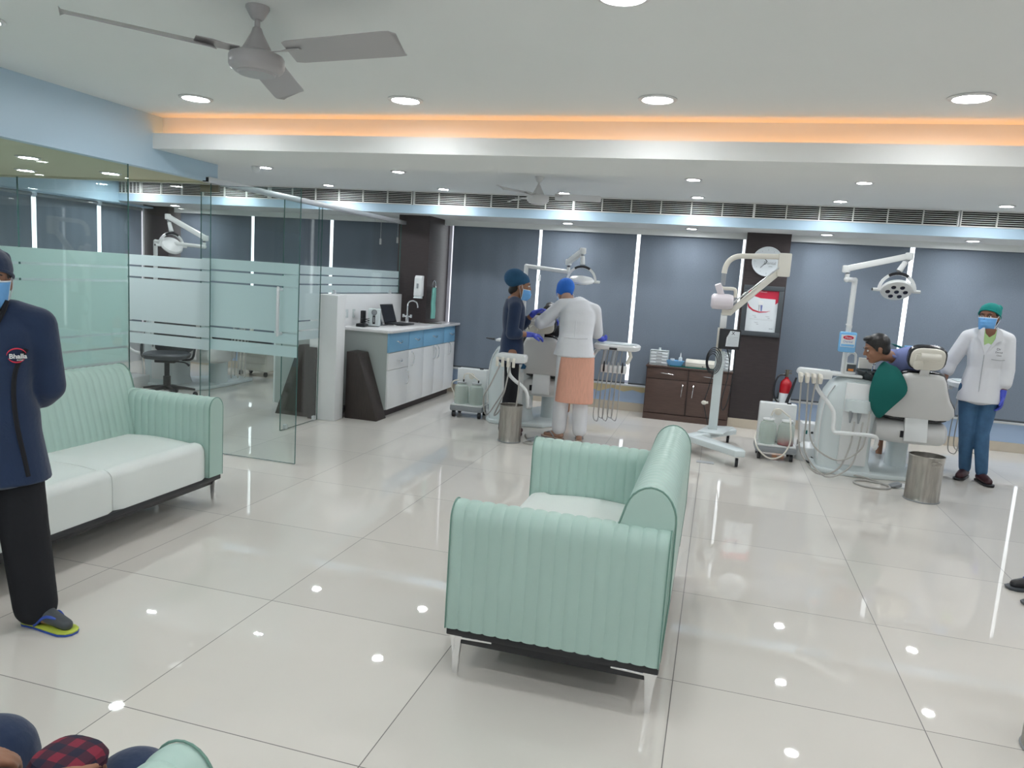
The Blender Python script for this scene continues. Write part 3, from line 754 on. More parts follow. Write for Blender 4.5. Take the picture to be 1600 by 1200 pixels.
# sockets
for y, z, w, l in ((7.38, 1.10, 0.16, 'white socket panel on the low wall left of the appliances'), (7.60, 1.10, 0.05, 'small white single socket on the low wall behind the appliances')):
    t = thing('socket_plate', l, 'socket', (-3.949, y, z), 0)
    MB().box(0, 0.009, -w/2, w/2, -0.045, 0.045).build('plate', M['mint_w'], t, bevel=0.003)
    n = 3 if w > 0.1 else 1
    for k in range(n):
        MB().box(0.009, 0.013, -w/2+0.015+k*0.035, -w/2+0.037+k*0.035, -0.025, 0.02).build('switch', M['plastic'], t, bevel=0.002)
t = thing('soap_dispenser', 'white wall soap dispenser on the dark column above the sink', 'dispenser', (-3.70, 8.90, 1.30))
mb = MB(); mb.prism([(-0.10, 0.0), (0.0, 0.0), (0.0, 0.26), (-0.06, 0.26), (-0.085, 0.23), (-0.095, 0.08)], -0.05, 0.05, 'x'); mb.build('housing', M['plastic'], t, bevel=0.008)
MB().box(-0.012, 0.012, -0.104, -0.088, 0.10, 0.16).build('window', M['grey'], t, bevel=0.003)
mb = MB(); mb.prism([(-0.115, -0.025), (-0.02, -0.03), (-0.02, 0.0), (-0.09, 0.0)], -0.045, 0.045, 'x'); mb.build('push_lever', M['mint_w'], t, bevel=0.004)
t = thing('towel_ring', 'chrome towel ring on the side of the dark column', 'towel ring', (-3.61, 9.06, 1.50))
mb = MB(); mb.tube([(0.035, 0.055*math.cos(a*PI/12), -0.05+0.055*math.sin(a*PI/12)) for a in range(24)], 0.004, 8, closed=True); mb.build('ring', M['chrome'], t)
MB().cyl((0.0, 0, 0.005), (0.038, 0, 0.005), 0.011).build('wall_mount', M['chrome'], t)
t = thing('hand_towel', 'folded teal green towel hanging from the ring beside the soap dispenser', 'towel', (-3.575, 9.06, 1.02))
mb = MB(); rs = []
for z, w, o in ((0.0, 0.062, 0.0), (0.10, 0.064, 0.003), (0.2, 0.060, -0.003), (0.3, 0.055, 0.002), (0.37, 0.045, 0.0), (0.398, 0.034, 0)):
    pts = []
    for i in range(16):
        a = 2*PI*i/16
        pts.append(V((0.020*math.sin(a)*(1+0.25*math.cos(5*a))+o, w*math.cos(a), z)))
    rs.append(pts)
mb.rings(rs); mb.build('towel', M['teal'], t, ang=70)

# ------------------------------------------------------------------ low brown cabinet
t = thing('low_cabinet', 'low dark brown cabinet with two drawers and two doors against the window', 'cabinet', (-0.79, 9.20, 0))
MB().box(0, 1.01, 0.0, 0.27, 0.0, 0.645).build('cabinet_body', M['wood2d'], t, bevel=0.002)
MB().box(-0.01, 1.02, -0.03, 0.27, 0.645, 0.665).build('top', M['wood2'], t, bevel=0.002)
MB().box(0.0, 1.01, -0.016, 0.0, 0.0, 0.075).build('plinth', M['wood2'], t, bevel=0.002)
for k in (0, 1):
    a = 0.01+k*0.505; b = a+0.485
    d = MB().box(a, b, -0.018, 0.0, 0.51, 0.640).build('drawer', M['wood2'], t, bevel=0.002)
    mb = MB(); mb.tube([(a+0.17, -0.018, 0.58), (a+0.175, -0.042, 0.582), (a+0.31, -0.042, 0.572), (a+0.315, -0.018, 0.57)], 0.005, 8, smooth=2); mb.build('handle', M['chrome'], d)
    d = MB().box(a, b, -0.018, 0.0, 0.085, 0.502).build('door', M['wood2'], t, bevel=0.002)
    hx = b-0.05 if k == 0 else a+0.06
    mb = MB(); mb.tube([(hx, -0.018, 0.45), (hx+0.002, -0.042, 0.445), (hx-0.006, -0.042, 0.315), (hx-0.006, -0.018, 0.31)], 0.005, 8, smooth=2); mb.build('handle', M['chrome'], d)
def organiser(loc, label, w=0.15, h=0.17, n=3, knob=True):
    t = thing('drawer_organiser', label, 'organiser', loc)
    f = MB(); f.box(-w/2, w/2, -0.06, 0.06, 0, 0.01); f.box(-w/2, w/2, -0.06, 0.06, h-0.008, h); f.box(-w/2, -w/2+0.006, -0.06, 0.06, 0.01, h-0.008); f.box(w/2-0.006, w/2, -0.06, 0.06, 0.01, h-0.008); f.box(-w/2+0.006, w/2-0.006, 0.054, 0.06, 0.01, h-0.008)
    f.build('case', M['mint_w'], t)
    for k in range(n):
        z = 0.014+k*(h-0.026)/n; dz = (h-0.026)/n-0.006
        d = MB().box(-w/2+0.009, w/2-0.009, -0.066, 0.05, z, z+dz).build('drawer', M['paper'], t, bevel=0.003)
        MB().box(-0.035, 0.035, -0.069, -0.065, z+dz*0.4, z+dz*0.75).build('pull', M['grey'], d, bevel=0.001)
    if knob: MB().cyl((0, 0, h), (0, 0, h+0.03), 0.014).build('cap', M['mint_w'], t)
organiser((-0.66, 9.32, 0.665), 'small clear drawer box at the left end of the low brown cabinet', 0.22, 0.18, 4)
organiser((0.10, 9.30, 0.665), 'white drawer box at the right end of the low brown cabinet, behind the cables', 0.15, 0.22, 5, False)
t = thing('basket', 'pale blue oval plastic basket on the low brown cabinet', 'basket', (-0.465, 9.28, 0.676))
Ms = Matrix.Diagonal((1.5, 0.8, 1, 1))
MB().lathe([(0.001, 0), (0.055, 0.0), (0.075, 0.055), (0.078, 0.062), (0.07, 0.06), (0.052, 0.006), (0.001, 0.005)], 28, Ms).build('basket_body', M['bottleblue'], t, ang=60)
t = thing('squeeze_bottle', 'small white nozzle bottle standing on the low brown cabinet', 'bottle', (-0.405, 9.33, 0.678))
MB().lathe([(0.001, 0), (0.022, 0.0), (0.022, 0.09), (0.010, 0.105), (0.001, 0.105)], 20).build('bottle_body', M['mint_w'], t)
MB().lathe([(0.008, 0.105), (0.006, 0.13), (0.002, 0.155), (0.001, 0.155)], 16).build('nozzle', M['plastic'], t)
t = thing('plastic_jar', 'small white jar at the left of the pale blue basket', 'jar', (-0.50, 9.33, 0.678))
MB().lathe([(0.001, 0), (0.024, 0.0), (0.024, 0.06), (0.001, 0.06)], 20).build('jar_body', M['mint_w'], t)
MB().lathe([(0.001, 0.06), (0.026, 0.06), (0.026, 0.075), (0.001, 0.077)], 20).build('lid', M['plastic'], t)
mb = MB(); rs = []
for i in range(11):
    x = -0.52+0.62*i/10+0.0
    rs.append([V((x, 9.22, 0.666)), V((x, 9.24+0.012*math.sin(i*2.1), 0.672+0.003*math.sin(i*1.7))), V((x, 9.40, 0.671)), V((x, 9.42, 0.666))])
mb.rings(rs); o = mb.build('green_cloth', M['green']); tag(o, 'dark green cloth spread under the things on the low brown cabinet', 'cloth')
t = thing('uv_box', 'long low cream instrument box with rounded top on the low brown cabinet', 'box', (-0.165, 9.31, 0.677), -0.03)
mb = MB(); mb.prism([(-0.07, 0.0), (0.07, 0.0), (0.07, 0.05), (0.045, 0.09), (-0.045, 0.09), (-0.07, 0.05)], -0.17, 0.17, 'x'); mb.build('box_body', M['cream'], t, bevel=0.006)
MB().box(0.03, 0.045, -0.074, -0.068, 0.01, 0.02).build('latch', M['black'], t)
MB().box(-0.165, 0.165, -0.0715, -0.0695, 0.045, 0.048).build('seam', M['grey'], t)

# ------------------------------------------------------------------ wall clock, poster, extinguisher
t = thing('wall_clock', 'round white wall clock on the dark column behind the x-ray arm', 'clock', (0.475, 9.25, 1.985))
Rf = Matrix.Rotation(PI/2, 4, 'X')
MB().lathe([(0.001, 0.0), (0.165, 0.0), (0.172, 0.008), (0.172, 0.022), (0.164, 0.028), (0.160, 0.022), (0.001, 0.022)], 48, Rf).build('clock_case', M['paper'], t)
for k in range(12):
    a = k*PI/6; r = 0.125
    L_ = 0.022 if k % 3 == 0 else 0.012
    MB().bar((r*math.sin(a), -0.0225, r*math.cos(a)), ((r+L_)*math.sin(a), -0.0225, (r+L_)*math.cos(a)), 0.003, 0.001, up=(0, 1, 0)).build('hour_mark', M['grey'], t)
MB().bar((0, -0.0245, 0), (-0.05*math.sin(0.8), -0.0245, 0.05*math.cos(0.8)), 0.007, 0.002, up=(0, 1, 0)).build('hour_hand', M['ink'], t)
MB().bar((0, -0.0265, 0), (-0.105*math.sin(PI-0.75)*1.0, -0.0265, 0.105*math.cos(PI-0.75)), 0.005, 0.002, up=(0, 1, 0)).build('minute_hand', M['ink'], t)
text('Dental', 0.05, frame((1, 0, 0), (0, 0, 1), (0, -1, 0), (0.03, -0.0232, -0.018)), M['grey'], t)
text('clinic', 0.022, frame((1, 0, 0), (0, 0, 1), (0, -1, 0), (0.04, -0.0232, -0.055)), M['grey'], t)

t = thing('poster_frame', 'dark framed poster with a red header and a dental implant picture on the dark column', 'poster', (0.475, 9.25, 1.41))
W2, H2 = 0.225, 0.295
f = MB(); f.box(-W2, W2, -0.03, 0.0, -H2, -H2+0.055); f.box(-W2, W2, -0.03, 0, H2-0.055, H2); f.box(-W2, -W2+0.055, -0.03, 0, -H2+0.055, H2-0.055); f.box(W2-0.055, W2, -0.03, 0, -H2+0.055, H2-0.055)
f.build('frame', M['dgrey'], t, bevel=0.003)
p = MB().box(-0.17, 0.17, -0.012, -0.002, -0.24, 0.24).build('poster_sheet', M['paper'], t)
mb = MB(); mb.prism([(-0.17, 0.24), (0.17, 0.24), (0.17, 0.11), (0.14, 0.085), (0.14, 0.145), (-0.03, 0.15), (-0.10, 0.17), (-0.17, 0.13)], -0.0135, -0.0121, 'y'); mb.build('red_header', M['redink'], p)
mb = MB(); mb.prism([(-0.165, 0.06), (-0.15, 0.03), (-0.10, -0.005), (-0.03, -0.02), (0.05, -0.01), (0.10, 0.01), (0.05, -0.002), (-0.03, -0.006), (-0.10, 0.015), (-0.145, 0.05), (-0.165, 0.09)], -0.0135, -0.0121, 'y'); mb.build('red_swoosh', M['redink'], p)
MB().lathe([(0.001, -0.03), (0.022, -0.03), (0.028, 0.0), (0.032, 0.012), (0.001, 0.02)], 20, Matrix.Translation((-0.02, -0.0125, 0.10)) @ Matrix.Diagonal((1, 0.06, 1, 1))).build('tooth_crown_picture', M['plastic'], p)
MB().prism([(-0.045, 0.07), (-0.028, 0.07), (-0.030, 0.0), (-0.040, 0.0)], -0.0134, -0.0121, 'y').build('implant_picture', M['lgrey'], p)
MB().prism([(-0.022, 0.07), (0.002, 0.07), (0.0, 0.0), (-0.014, 0.0)], -0.0134, -0.0121, 'y').build('implant_picture', M['shirt'], p)
FR = lambda x, z: frame((1, 0, 0), (0, 0, 1), (0, -1, 0), (x, -0.0126, z))
FR2 = lambda x, z: frame((1, 0, 0), (0, 0, 1), (0, -1, 0), (x, -0.0141, z))
text('IMPLANTS', 0.016, FR2(0.0, 0.222), M['paper'], p, name='header_lettering')
for x, z in ((-0.08, -0.055), (0.07, -0.06), (-0.05, -0.135)):
    text('Implant', 0.014, FR(x, z), M['grey'], p); text('care', 0.014, FR(x+0.015, z-0.018), M['ink'], p)
for z in (-0.095, -0.105): MB().box(-0.13, 0.13, -0.0128, -0.0121, z, z+0.0015).build('text_line', M['lgrey'], p)
text('dental', 0.016, FR(0.12, -0.20), M['ink'], p)

t = thing('fire_extinguisher', 'red fire extinguisher with a black hose hanging on the dark column side', 'fire extinguisher', (0.84, 9.28, 0.20))
MB().lathe([(0.001, 0), (0.06, 0.0), (0.067, 0.01), (0.067, 0.36), (0.06, 0.40), (0.035, 0.43), (0.022, 0.44), (0.022, 0.46), (0.001, 0.46)], 32).build('cylinder', M['red'], t)
MB().lathe([(0.0675, 0.14), (0.0682, 0.14), (0.0682, 0.27), (0.0675, 0.27)], 32, cap=False).build('paper_label', M['paper'], t)
MB().lathe([(0.0675, 0.04), (0.0682, 0.04), (0.0682, 0.12), (0.0675, 0.12)], 32, cap=False).build('orange_label', M['orange'], t)
mb = MB(); mb.cyl((0, 0, 0.455), (0, 0, 0.52), 0.017); mb.box(-0.03, 0.05, -0.012, 0.012, 0.50, 0.512); mb.box(-0.03, 0.05, -0.01, 0.01, 0.53, 0.54); mb.cyl((0, 0, 0.52), (0, 0, 0.545), 0.02); mb.build('valve_head', M['bronze'], t)
mb = MB(); mb.tube([(-0.02, -0.02, 0.485), (-0.09, -0.03, 0.47), (-0.125, -0.04, 0.38), (-0.125, -0.045, 0.25), (-0.09, -0.05, 0.17), (-0.06, -0.06, 0.16)], 0.010, 10, smooth=5); mb.build('hose', M['black'], t)
mb = MB(); mb.cyl((0.10, -0.07, 0.47), (-0.0, -0.09, 0.08), 0.012, 0.022); mb.build('discharge_horn', M['black'], t)
mb = MB(); mb.box(-0.075, 0.075, 0.055, 0.07, 0.2, 0.26); mb.box(-0.02, 0.02, 0.066, 0.20, 0.2, 0.26); mb.build('wall_bracket', M['black'], t)
# ------------------------------------------------------------------ dental units
def sring(c, rx, ry, z, n=28, e=2.6):
    out = []
    for i in range(n):
        a = 2*PI*i/n; ca, sa = math.cos(a), math.sin(a)
        out.append(V((c[0]+rx*math.copysign(abs(ca)**(2/e), ca), c[1]+ry*math.copysign(abs(sa)**(2/e), sa), z)))
    return out
def handpiece(t, x, y, z, d=(0, -1, 0), m='cream'):
    mb = MB(); d = V(d)
    s = V((0, 0, 1)).cross(d)
    M0 = frame(s, d, (0, 0, 1), (x, y, z))
    mb.prism([(-0.045, 0.035), (0.02, 0.03), (0.04, 0.0), (0.03, -0.055), (0.005, -0.06), (-0.02, -0.01)], -0.014, 0.014, 'x', M0)
    return mb.build('handpiece_holder', M[m], t, bevel=0.006)
def dental_unit(label, O, colx, lamp, holder, arm, deliv, hoses, bottle=True, chair=True, tall=1.79):
    """O origin on the floor under the chair back; every point given relative to it"""
    t = thing('dental_unit', label, 'dental unit', O)
    W_ = M['mint_w']; cx = colx
    # floor plate
    mb = MB()
    mb.prism([(cx-0.06, -0.02), (cx+0.02, -0.16), (cx+0.30, -0.20), (0.0, -0.10), (0.08, 0.02), (0.10, 0.4), (0.06, 1.0), (-0.3, 1.05), (cx+0.1, 0.6), (cx-0.05, 0.42)], 0.0, 0.045, 'z')
    mb.build('floor_plate', W_, t, bevel=0.012)
    # column for the bowl
    mb = MB()
    prof = [(0.04, 0.24, 0.20, 0.02), (0.12, 0.23, 0.195, 0.0), (0.35, 0.24, 0.20, -0.01), (0.6, 0.245, 0.205, 0.0), (0.75, 0.235, 0.20, 0.015), (0.84, 0.205, 0.18, 0.035), (0.89, 0.15, 0.15, 0.055), (0.905, 0.08, 0.1, 0.06)]
    mb.rings([sring((cx+0.20+o, 0.07), rx, ry, z, 36, 4.0) for z, rx, ry, o in prof])
    col = mb.build('column', W_, t)
    # curved panel line on the left of the column
    mb = MB(); mb.tube([(cx-0.025, -0.10, 0.12), (cx-0.035, -0.10, 0.45), (cx-0.015, -0.095, 0.68), (cx+0.05, -0.10, 0.82)], 0.006, 8, smooth=5); mb.build('trim_line', M['plastic'], col)
    mb = MB(); mb.box(cx+0.14, cx+0.38, -0.150, -0.128, 0.10, 0.86); mb.build('front_panel', M['plastic'], col, bevel=0.008)
    mb = MB(); mb.rings([[V((cx+0.26+0.115*math.cos(a), -0.15-0.07*math.sin(a), z)) for a in [PI*i/14 for i in range(15)]] for z in (0.60, 0.615, 0.695, 0.71)]); mb.build('hose_cradle', W_, col)
    for k, x in enumerate((cx+0.20, cx+0.27)):
        MB().lathe([(0.008, 0.50), (0.02, 0.60), (0.022, 0.61)], 16, Matrix.Translation((x, -0.19, 0))).build('suction_handle', M['grey'], col)
    # bowl
    bx, by = cx+0.36, 0.0
    MB().lathe([(0.001, 0.78), (0.10, 0.78), (0.125, 0.82), (0.13, 0.87), (0.001, 0.87)], 32, Matrix.Translation((bx-0.05, by, 0))).build('bowl_stand', W_, t)
    mb = MB(); mb.box(bx-0.08, bx+0.06, by+0.19, by+0.25, 0.97, 1.07); mb.box(bx-0.06, bx-0.02, by+0.20, by+0.24, 0.80, 0.98); mb.build('cup_filler', M['cream'], t)
    MB().lathe([(0.001, 0.865), (0.05, 0.867), (0.10, 0.90), (0.135, 0.955), (0.152, 0.975), (0.145, 0.978), (0.125, 0.955), (0.092, 0.905), (0.04, 0.885), (0.001, 0.885)], 36, Matrix.Translation((bx, by, 0))).build('spittoon_bowl', M['bowl'], t)
    mb = MB(); mb.tube([(bx+0.02, by+0.13, 0.92), (bx+0.03, by+0.13, 1.02), (bx+0.03, by+0.09, 1.045), (bx+0.03, by+0.05, 1.03)], 0.006, 8, smooth=4); mb.build('water_spout', M['chrome'], t)
    mb = MB(); mb.prism([(cx+0.02, -0.08), (cx+0.27, -0.12), (cx+0.27, 0.02), (cx+0.06, 0.16), (cx+0.0, 0.1)], 0.905, 0.93, 'z'); mb.build('cup_shelf', M['plastic'], t, bevel=0.006)
    mb = MB(); mb.cyl((cx+0.0, -0.05, 0.925), (cx-0.10, -0.04, 0.93), 0.012, 0.006); mb.build('spout_lever', M['black'], t)
    # lamp post and arms
    px, py = lamp['post']
    mb = MB(); mb.cyl((px, py, 0.88), (px, py, lamp['z']), 0.024); mb.ell((px, py, lamp['z']), (0.024, 0.024, 0.024)); mb.build('lamp_post', M['plastic'], t)
    j1 = V(lamp['j1']); p0 = V((px, py, lamp['z']))
    mb = MB(); mb.cyl(p0, j1, 0.022); mb.ell(j1, (0.026, 0.026, 0.026)); mb.cyl(j1, j1+V((0, 0, 0.05)), 0.02); mb.build('swing_arm', M['plastic'], t)
    MB().cyl(j1+V((0, 0, 0.045)), j1+V((0, 0, 0.068)), 0.013).build('joint_collar', M['dgrey'], t)
    a0 = V(lamp['a0']); a1 = V(lamp['a1'])
    mb = MB(); mb.bar(a0, a1, 0.05, 0.055); mb.cyl(a0-V((0, 0, 0.035)), a0+V((0, 0, 0.03)), 0.034); mb.cyl(a1-V((0, 0, 0.035)), a1+V((0, 0, 0.03)), 0.034); mb.build('spring_arm', M['plastic'], t, bevel=0.008)
    hd = V(lamp['head']); top = hd+V((0.0, 0.0, 0.17))
    MB().cyl(a1-V((0, 0, 0.03)), a1.lerp(top, 0.45), 0.016).build('joint_collar', M['grey'], t)
    mb = MB(); mb.cyl(a1.lerp(top, 0.4), top, 0.022, 0.026); mb.build('lamp_neck', M['plastic'], t)
    tilt = lamp.get('tilt', 0.5); yaw = lamp.get('yaw', 0.0)
    Ry = Matrix.Translation(hd) @ Matrix.Rotation(yaw, 4, 'Z')
    mb = MB(); rs = []
    for i in range(17):
        a = PI*i/16; ca, sa = math.cos(a), math.sin(a)
        ri, ro = 0.135, 0.158
        rs.append([Ry @ V((ri*ca, -0.015, ri*sa)), Ry @ V((ro*ca, -0.015, ro*sa*1.02)), Ry @ V((ro*ca, 0.015, ro*sa*1.02)), Ry @ V((ri*ca, 0.015, ri*sa))])
    mb.rings(rs); mb.build('yoke', M['plastic'], t)
    mb = MB(); rs = []
    for i in range(7):
        a = PI*(0.32+0.36*i/6); ca, sa = math.cos(a), math.sin(a)
        rs.append([Ry @ V((0.137*ca, -0.019, 0.137*sa)), Ry @ V((0.159*ca, -0.019, 0.163*sa)), Ry @ V((0.159*ca, 0.019, 0.163*sa)), Ry @ V((0.137*ca, 0.019, 0.137*sa))])
    mb.rings(rs); mb.build('yoke_pad', M['black'], t)
    Rh = Ry @ Matrix.Rotation(tilt, 4, 'X')
    hdm = MB().lathe([(0.001, -0.018), (0.10, -0.018), (0.128, -0.008), (0.135, 0.01), (0.12, 0.03), (0.06, 0.045), (0.001, 0.048)], 36, Rh @ Matrix.Diagonal((1, 0.9, 1, 1))).build('lamp_head', M['plastic'], t)
    for i in range(7):
        a = i*PI/3; r = 0.0 if i == 6 else 0.072
        MB().lathe([(0.001, -0.0225), (0.019, -0.0225), (0.021, -0.0175), (0.001, -0.0175)], 16, Rh @ Matrix.Translation((r*math.cos(a), r*math.sin(a)*0.9, 0))).build('lamp_lens', M['lens'], hdm)
    for s in (-1, 1):
        mb = MB(); mb.cyl(Ry @ V((s*0.13, 0, 0)), Ry @ V((s*0.195, 0, 0.0)), 0.016, 0.014); h = mb.build('side_grip', M['plastic'], t, bevel=0.004)
        if s < 0: MB().cyl(Ry @ V((-0.195, 0, 0)), Ry @ V((-0.203, 0, 0)), 0.011).build('grip_cap', M['black'], h)
    if chair:
        # chair
        mb = MB(); mb.rings([sring((-0.05, 0.42), 0.09, 0.12, z, 24, 3) for z in (0.045, 0.36)]); mb.build('lift', M['mint_w'], t)
        mb = MB(); rs = []
        for x, r in ((-0.40, 0.05), (-0.39, 0.085), (-0.36, 0.105), (-0.2, 0.112), (0.0, 0.112), (0.2, 0.105), (0.235, 0.085), (0.25, 0.05)):
            rs.append([V((x, 0.15+2.6*q.x, 0.445+q.y*1.05)) for q in [V((r*math.copysign(abs(math.cos(a))**0.75, math.cos(a)), r*math.copysign(abs(math.sin(a))**0.75, math.sin(a)))) for a in [2*PI*i/28 for i in range(28)]]])
        mb.rings(rs); mb.build('seat_housing', M['shell'], t)
        mb = MB(); mb.rings([sring((-0.055, y, ), rx, ry, z, 28, 4) for z, rx, ry, y in ((0.555, 0.26, 0.30, 0.22), (0.575, 0.30, 0.335, 0.22), (0.63, 0.305, 0.34, 0.22), (0.655, 0.28, 0.32, 0.22))]); mb.build('seat_cushion', M['leather_b'], t)
        mb = MB(); Ml = Matrix.Translation((-0.055, 0.55, 0.60)) @ Matrix.Rotation(math.radians(-9), 4, 'X')
        mb.rings([[Ml @ q for q in sring((0, 0.40), rx, ry, z, 28, 4)] for z, rx, ry in ((-0.045, 0.19, 0.42), (0.0, 0.24, 0.46), (0.03, 0.22, 0.44))]); mb.build('leg_rest', M['leather_b'], t)
        # backrest leaning to the camera at its top
        Mb = Matrix.Translation((-0.055, -0.10, 0.62)) @ Matrix.Rotation(math.radians(16), 4, 'X')
        def outline(s):
            half = [(0.0, -0.03), (0.18, -0.035), (0.285, -0.02), (0.315, 0.03), (0.30, 0.09), (0.25, 0.17), (0.215, 0.26), (0.19, 0.34), (0.165, 0.385), (0.12, 0.40), (0.0, 0.403)]
            return [(x*s, 0.18+(z-0.18)*s) for x, z in half]+[(-x*s, 0.18+(z-0.18)*s) for x, z in half[-2:0:-1]]
        mb = MB(); mb.rings([[Mb @ V((x, y, z)) for x, z in outline(s)] for y, s in ((-0.045, 0.86), (-0.035, 0.95), (-0.01, 0.985), (0.01, 0.985))])
        mb.build('backrest_shell', M['shell'], t, ang=50)
        mb = MB(); mb.rings([[Mb @ V((x, y, z)) for x, z in outline(s)] for y, s in ((0.011, 1.0), (0.03, 1.035), (0.075, 1.02), (0.09, 0.93))])
        mb.build('backrest_cushion', M['leather_b'], t, ang=50)
        mb = MB(); mb.bar((-0.045, -0.10, 0.62), (-0.04, -0.15, 0.38), 0.19, 0.045, up=(0, 1, 0)); mb.build('back_bracket', M['plastic'], t, bevel=0.008)
        MB().box(-0.165, -0.14, -0.15, -0.10, 0.41, 0.47).build('bracket_stop', M['black'], t)
        mb = MB(); mb.bar(Mb @ V((-0.01, -0.01, 0.36)), Mb @ V((0.0, -0.01, 0.47)), 0.075, 0.02, up=(0, 1, 0)); mb.build('headrest_stem', M['shell'], t, bevel=0.004)
        Mh = Mb @ Matrix.Translation((0.0, 0.02, 0.54))
        def ring(s, y, e=3.2): return [Mh @ V((q.x, y, q.y)) for q in sring((0, 0), 0.145*s, 0.105*s, 0, 32, e)]
        mb = MB(); mb.rings([ring(1.0, -0.02), ring(1.06, -0.01), ring(1.06, 0.04), ring(0.9, 0.055)]); mb.build('headrest_pad', M['leather_b'], t)
        mb = MB(); mb.rings([ring(0.80, -0.05), ring(0.93, -0.04), ring(0.96, -0.022)]); hb = mb.build('headrest_back', M['cream'], t)
        MB().cyl(Mh @ V((-0.075, -0.078, -0.045)), Mh @ V((-0.075, -0.048, -0.045)), 0.045, n=28).build('headrest_knob', M['cream'], hb, bevel=0.006)
        mb = MB(); mb.cyl(Mh @ V((-0.07, -0.06, 0.03)), Mh @ V((0.09, -0.06, 0.03)), 0.035, n=24); mb.build('headrest_hinge', M['cream'], hb, bevel=0.006)
        mb = MB(); mb.bar(Mh @ V((-0.075, -0.055, 0.05)), Mh @ V((-0.075, -0.055, -0.05)), 0.06, 0.02, up=(0, 1, 0)); mb.build('headrest_link', M['cream'], hb, bevel=0.006)
    # assistant holder
    if holder:
        hx, hy, hz = holder
        mb = MB(); mb.prism([(hx-0.13, hz-0.01), (hx-0.12, hz+0.025), (hx-0.10, hz+0.04), (hx+0.16, hz+0.035), (hx+0.17, hz+0.01), (hx+0.165, hz-0.04), (hx+0.08, hz-0.045), (hx-0.11, hz-0.02)], hy-0.06, hy+0.07, 'y')
        mb.build('holder_tray', M['plastic'], t, bevel=0.008)
        for k in range(4): handpiece(t, hx-0.10+k*0.055, hy-0.075, hz-0.03, (0.25, -1, 0))
        mb = MB(); mb.tube(arm, 0.018, 14, smooth=4); mb.build('holder_arm', M['plastic'], t)
    if deliv:
        dx, dy, dz = deliv
        mb = MB(); mb.rings([sring((dx, dy), rx, ry, z, 32, 4.5) for z, rx, ry in ((dz-0.035, 0.21, 0.15), (dz-0.025, 0.235, 0.17), (dz+0.01, 0.24, 0.175), (dz+0.025, 0.225, 0.16))]); mb.build('instrument_table', M['plastic'], t)
        mb = MB(); mb.rings([sring((dx, dy), rx, ry, z, 32, 4.5) for z, rx, ry in ((dz+0.025, 0.20, 0.14), (dz+0.03, 0.21, 0.145), (dz+0.034, 0.20, 0.14))]); mb.build('tray_mat', M['mint_w'], t)
        MB().box(dx-0.06, dx+0.02, dy-0.18, dy-0.15, dz-0.03, dz-0.005).build('control_panel', M['black'], t, bevel=0.002)
        mb = MB(); mb.box(dx-0.13, dx+0.13, dy-0.17, dy-0.11, dz-0.27, dz-0.19); mb.build('instrument_rail', M['plastic'], t, bevel=0.006)
        for s in (-0.12, -0.02): mb = MB(); mb.bar((dx+s, dy-0.13, dz-0.21), (dx+s+0.02, dy-0.11, dz-0.03), 0.022, 0.012, up=(0, 1, 0)); mb.build('rail_bracket', M['lgrey'], t)
        for k in range(5):
            MB().lathe([(0.009, -0.02), (0.011, 0.0), (0.008, 0.07), (0.004, 0.09)], 12, Matrix.Translation((dx-0.10+k*0.048, dy-0.175, dz-0.24))).build('handpiece', M['black' if k in (0, 4) else 'lgrey'], t)
        mb = MB(); mb.tube([(dx+0.14, dy-0.1, dz-0.03), (dx+0.16, dy-0.11, dz-0.09), (dx+0.13, dy-0.13, dz-0.17)], 0.02, 10); mb.build('side_grip', M['cream'], t)
        for k in range(5):
            x = dx-0.10+k*0.048; lo = 0.17+0.012*((k*3) % 5)
            mb = MB(); mb.tube([(x, dy-0.175, dz-0.26), (x-0.01, dy-0.17, (dz+lo)/2+0.02), (x-0.02, dy-0.15, lo+0.05), (x-0.05, dy-0.12, lo), (x-0.085, dy-0.08, lo+0.06), (x-0.07, dy-0.05, (dz+lo)/2), (x-0.03, dy-0.03, dz-0.04)], 0.0048, 8, smooth=6); mb.build('instrument_hose', M['hose'], t)
        mb = MB(); mb.tube([(dx-0.2, dy+0.05, dz-0.05), (dx-0.28, dy+0.3, dz-0.12), (dx-0.42, dy+0.45, dz-0.4), (dx-0.6, dy+0.45, 0.42)], 0.022, 12, smooth=4); mb.build('table_arm', M['plastic'], t)
    for h in hoses:
        mb = MB(); mb.tube(h, 0.0075, 8, smooth=6); mb.build('suction_hose', M['hose'], t)
    return t

